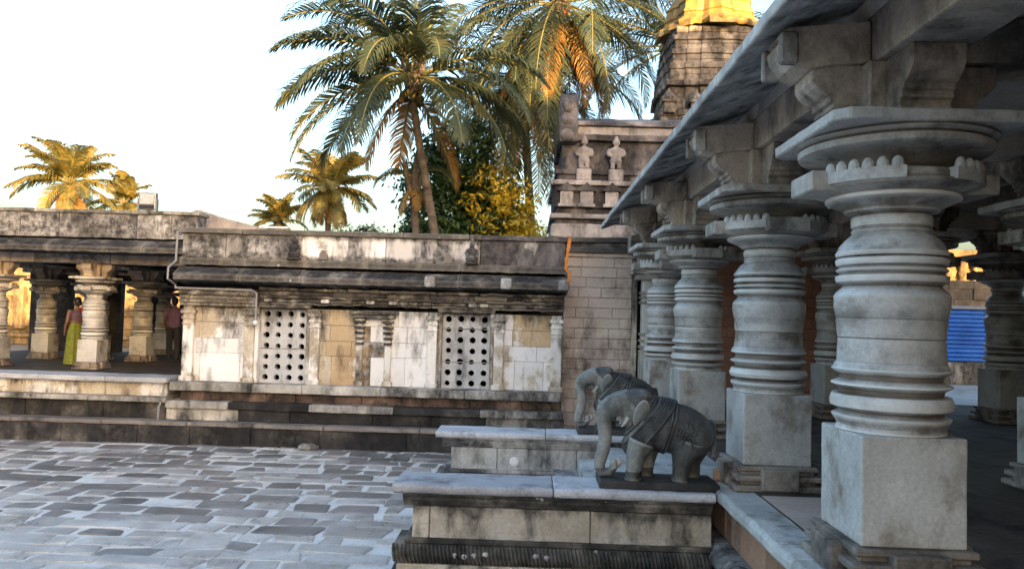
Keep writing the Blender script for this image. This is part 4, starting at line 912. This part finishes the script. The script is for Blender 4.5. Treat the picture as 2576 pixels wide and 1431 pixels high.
def ring(n, seed):
    r = random.Random(seed); out = []
    for i in range(n): out.append((r.uniform(0, 360), r.choice([85, 74, 62, 50, 38, 22, 5, -15, -35])+r.uniform(-8, 8), r.uniform(30, 68)))
    return out
palm('distant_palm', 'large distant sunlit palm rising over the pavilion roof', W(-63.2, 100, -4.2), W(-62.6, 100, 16.2), ring(40, 41), 4.3, 41, GF, .3, 10, True, 1.3, 40, width=.12, lm='palm_leaf_sunlit')
palm('distant_palm', 'small distant palm just beside the floodlight', W(-60.6, 110, -4.2), W(-60.6, 110, 15.0), ring(30, 42), 3.0, 42, GF, .25, 4, False, .9, 34, width=.14, lm='palm_leaf_sunlit')
palm('distant_palm', 'round crowned distant palm glowing gold above the lattice building', W(-25.8, 95, -4.2), W(-25.8, 95, 15.4), ring(44, 43), 3.9, 43, GF, .3, 14, True, 1.2, 40, width=.12, lm='palm_leaf_sunlit')
palm('distant_palm', 'little distant palm just above the flat white light fitting', W(-34, 100, -4.2), W(-34, 100, 11.6), ring(28, 44), 2.6, 44, GF, .25, 5, False, .9, 30, width=.14, lm='palm_leaf_sunlit')

def leafy(name, label, cat, base, blobs, nclump, per, size, seed, mat, group=None, trunk=.3, shell=.55):
    rr = random.Random(seed); base = Vector(base); t = thing(name, label, cat, base, group, world=False); m = MB(); vol = [b[1][0]*b[1][1]*b[1][2] for b in blobs]
    for _ in range(nclump):
        c, r = rr.choices(blobs, vol)[0]
        dv = Vector((rr.gauss(0,1), rr.gauss(0,1), rr.gauss(0,1))).normalized(); q = rr.uniform(shell, 1)**.6*rr.uniform(.85, 1.08)
        cc = Vector(c)+Vector((dv.x*r[0], dv.y*r[1], dv.z*r[2]))*q; cs = rr.uniform(.16, .42)*size*6
        for _ in range(per):
            p = cc+Vector((rr.gauss(0,cs), rr.gauss(0,cs), rr.gauss(0,cs*.7))); n_ = (dv+Vector((rr.uniform(-1,1), rr.uniform(-1,1), rr.uniform(-.4,1.2)))).normalized()
            u = n_.orthogonal().normalized(); u.rotate(Matrix.Rotation(rr.uniform(0, 6.28), 3, n_)); w = n_.cross(u); s = size*rr.uniform(.6, 1.25)
            o = len(m.v); m.v += [p-u*s, p+w*s*.42+n_*s*.12, p+u*s, p-w*s*.42+n_*s*.12]; m.f.append([o,o+1,o+2,o+3])
    part('crown', m, mat, t, (0,0,0), k=1)
    top = max(b[0][2] for b in blobs); cx = sum(b[0][0] for b in blobs)/len(blobs)
    tm = MB().tube([(0,0,0),(cx*.2,.05,top*.25),(cx*.6,0,top*.5),(cx,0,top*.9)], [trunk,trunk*.8,trunk*.6,trunk*.15], 9); part('trunk', tm, 'bark', t, (0,0,0), k=1, smooth=True)
    for i, (c, r) in enumerate(blobs):
        a = Vector((cx*.55, 0, top*.42)); part('limb', MB().tube([a, a.lerp(Vector(c), .5)+Vector((0,0,-.2)), Vector(c)], [trunk*.45, trunk*.3, .03], 6), 'bark', t, (0,0,0), k=1, smooth=True)
    return t
tb = W(-4.2, 46, -4.2)
leafy('broadleaf_tree', 'dense dark green broadleaf tree behind the palm trunks', 'tree', tb,
      [((-.3,0,8.9),(1.5,1.3,1.3)),((-1.2,0,7.6),(1.2,1.2,1.2)),((.7,.2,7.6),(1.4,1.3,1.3)),((-.9,0,6.2),(1.5,1.3,1.1)),((1.0,-.4,6.3),(1.3,1.2,1.0)),((.2,-.3,5.2),(1.8,1.4,1.1)),((1.7,-.5,5.1),(1.0,1.0,.9)),((-1.5,-.2,5.0),(1.0,1.0,.9))], 620, 26, .13, 5, 'tree_leaf')
leafy('sunlit_patch_bush', 'golden leaved bush added as the sunlit patch of the dark broadleaf tree', 'bush', W(-2.4, 44, -4.2),
      [((.1,0,7.3),(.55,.5,.9)),((-.6,0,6.9),(.35,.4,.7)),((.9,0,6.6),(.6,.5,.9)),((.5,0,5.6),(1.0,.8,.9)),((1.3,0,5.2),(.9,.8,.8))], 150, 22, .12, 15, 'sunlit_leaf', trunk=.14)  # added bush in place of sunlit foliage on the tree
leafy('distant_bush', 'pale distant bushy tree low beside the palm trunk above the coping', 'tree', W(-19, 85, -4.2), [((0,0,7.2),(2.0,1.4,1.3)),((-1.2,0,6.4),(1.6,1.2,1.0)),((1.4,0,6.2),(1.6,1.2,1.2))], 220, 18, .2, 6, 'bush_leaf', trunk=.22)
for i, (x, z, lb_) in enumerate(((-58, 12.2, 'golden distant treetop above the sloping roof ridge'), (-75, 10.5, 'distant treetop low behind the pavilion parapet under the large palm'))):
    leafy('distant_tree', lb_, 'tree', W(x, 112, -4.2), [((0,0,(z+4.2)*U-1.2),(1.6,1.2,1.0)),((1.2,0,(z+4.2)*U-2),(1.5,1.2,1.0))], 130, 16, .22, 60+i, 'bush_leaf', trunk=.25)

# ------------------------------------------------------------------ people (metres, local; facing +y)
def person(label, loc, rz, H, outfit):
    t = thing('person', label, 'person', loc); t.rotation_euler = (0, 0, R(rz)); s = H/1.7; O0 = (0,0,0)
    b = MB(); 
    b.ell((0,.01,1.585),(.078,.095,.115)).ell((0,.055,1.535),(.055,.05,.06)).tube([(0,-.01,1.36),(0,0,1.50)],[.06,.05],10).ell((0,.105,1.575),(.013,.018,.02))
    for q in (-1, 1):
        b.ell((q*.08,.0,1.58),(.012,.02,.032)).tube([(q*.16,0,1.37),(q*.215,-.02,1.22),(q*.235,-.01,1.08),(q*.225,.07,.96),(q*.20,.13,.86)],[.058,.05,.043,.036,.027],10)
        b.ell((q*.195,.15,.82),(.022,.042,.05))
        for i in range(4): b.tube([(q*.195,.13+i*.018,.80),(q*.19,.145+i*.018,.755),(q*.178,.14+i*.018,.72)],[.0095,.0085,.007],6)
        b.tube([(q*.19,.17,.83),(q*.175,.195,.80),(q*.168,.195,.77)],[.011,.0095,.008],6)
        b.tube([(q*.10,0,.86),(q*.10,.01,.48),(q*.10,-.02,.09)],[.085,.06,.042],10).ell((q*.10,.05,.045),(.042,.115,.042))
    b.ell((0,0,1.15),(.15,.095,.28)).ell((0,0,.92),(.15,.10,.13))
    link('body', fuse('body', b, 'skin', .011, 3, k=s), t)
    if outfit == 'man':
        m = MB().ell((0,0,1.2),(.195,.13,.24)).ell((0,0,1.02),(.175,.125,.22)).ell((0,0,.90),(.175,.125,.12)).tube([(0,0,1.36),(0,0,1.43)],[.10,.068],12)
        for q in (-1, 1): m.tube([(q*.13,0,1.37),(q*.20,-.015,1.25),(q*.225,-.015,1.12)],[.078,.073,.066],10)
        link('shirt', fuse('shirt', m, 'shirt', .013, 3, k=s), t)
        m = MB().ell((0,0,.88),(.165,.12,.12))
        for q in (-1, 1): m.tube([(q*.085,0,.88),(q*.10,.01,.48),(q*.10,-.015,.05)],[.11,.085,.068],12)
        link('trousers', fuse('trousers', m, 'trousers', .013, 3, k=s), t)
        h = MB().ell((0,-.012,1.615),(.088,.102,.098)).ell((0,-.04,1.56),(.082,.075,.09))
    else:
        m = MB().lathe([(.03,.25),(.2,.235),(.5,.21),(.8,.19),(.95,.165),(1.05,.14)], 28, 0, 0, lambda a, z: (1+.05*math.cos(11*a))*(1 if abs(math.cos(a)) > .5 else .85))
        part('skirt', m, 'saree', t, O0, k=s, smooth=True, ang=70)
        m = MB().ell((0,0,1.22),(.17,.12,.2))
        for q in (-1, 1): m.tube([(q*.13,0,1.36),(q*.2,-.015,1.24)],[.068,.062],10)
        link('blouse', fuse('blouse', m, 'blouse', .012, 3, k=s), t)
        m = MB().tube([(-.12,.12,1.0),(-.02,.15,1.15),(.10,.1,1.36),(.13,-.04,1.42),(.12,-.14,1.25),(.15,-.19,.9),(.16,-.2,.5),(.16,-.2,.25)], [.06,.065,.06,.06,.065,.07,.07,.06], 8)
        part('drape', m, 'saree_red', t, O0, k=s, smooth=True)
        h = MB().ell((0,-.012,1.615),(.088,.102,.098)).ell((0,-.05,1.56),(.08,.07,.09)).ell((0,-.12,1.54),(.05,.045,.05))
    link('hair', fuse('hair', h, 'hair', .01, 2, k=s), t)
    return t
person('person in a purple shirt and dark trousers standing at the pavilion end', (-15.0, 31.6, -2.205), 25, 1.62, 'man')
person('person in a yellow-green sari with red drape behind the pavilion pillar', (-16.45, 27.1, -2.205), 60, 1.52, 'woman')
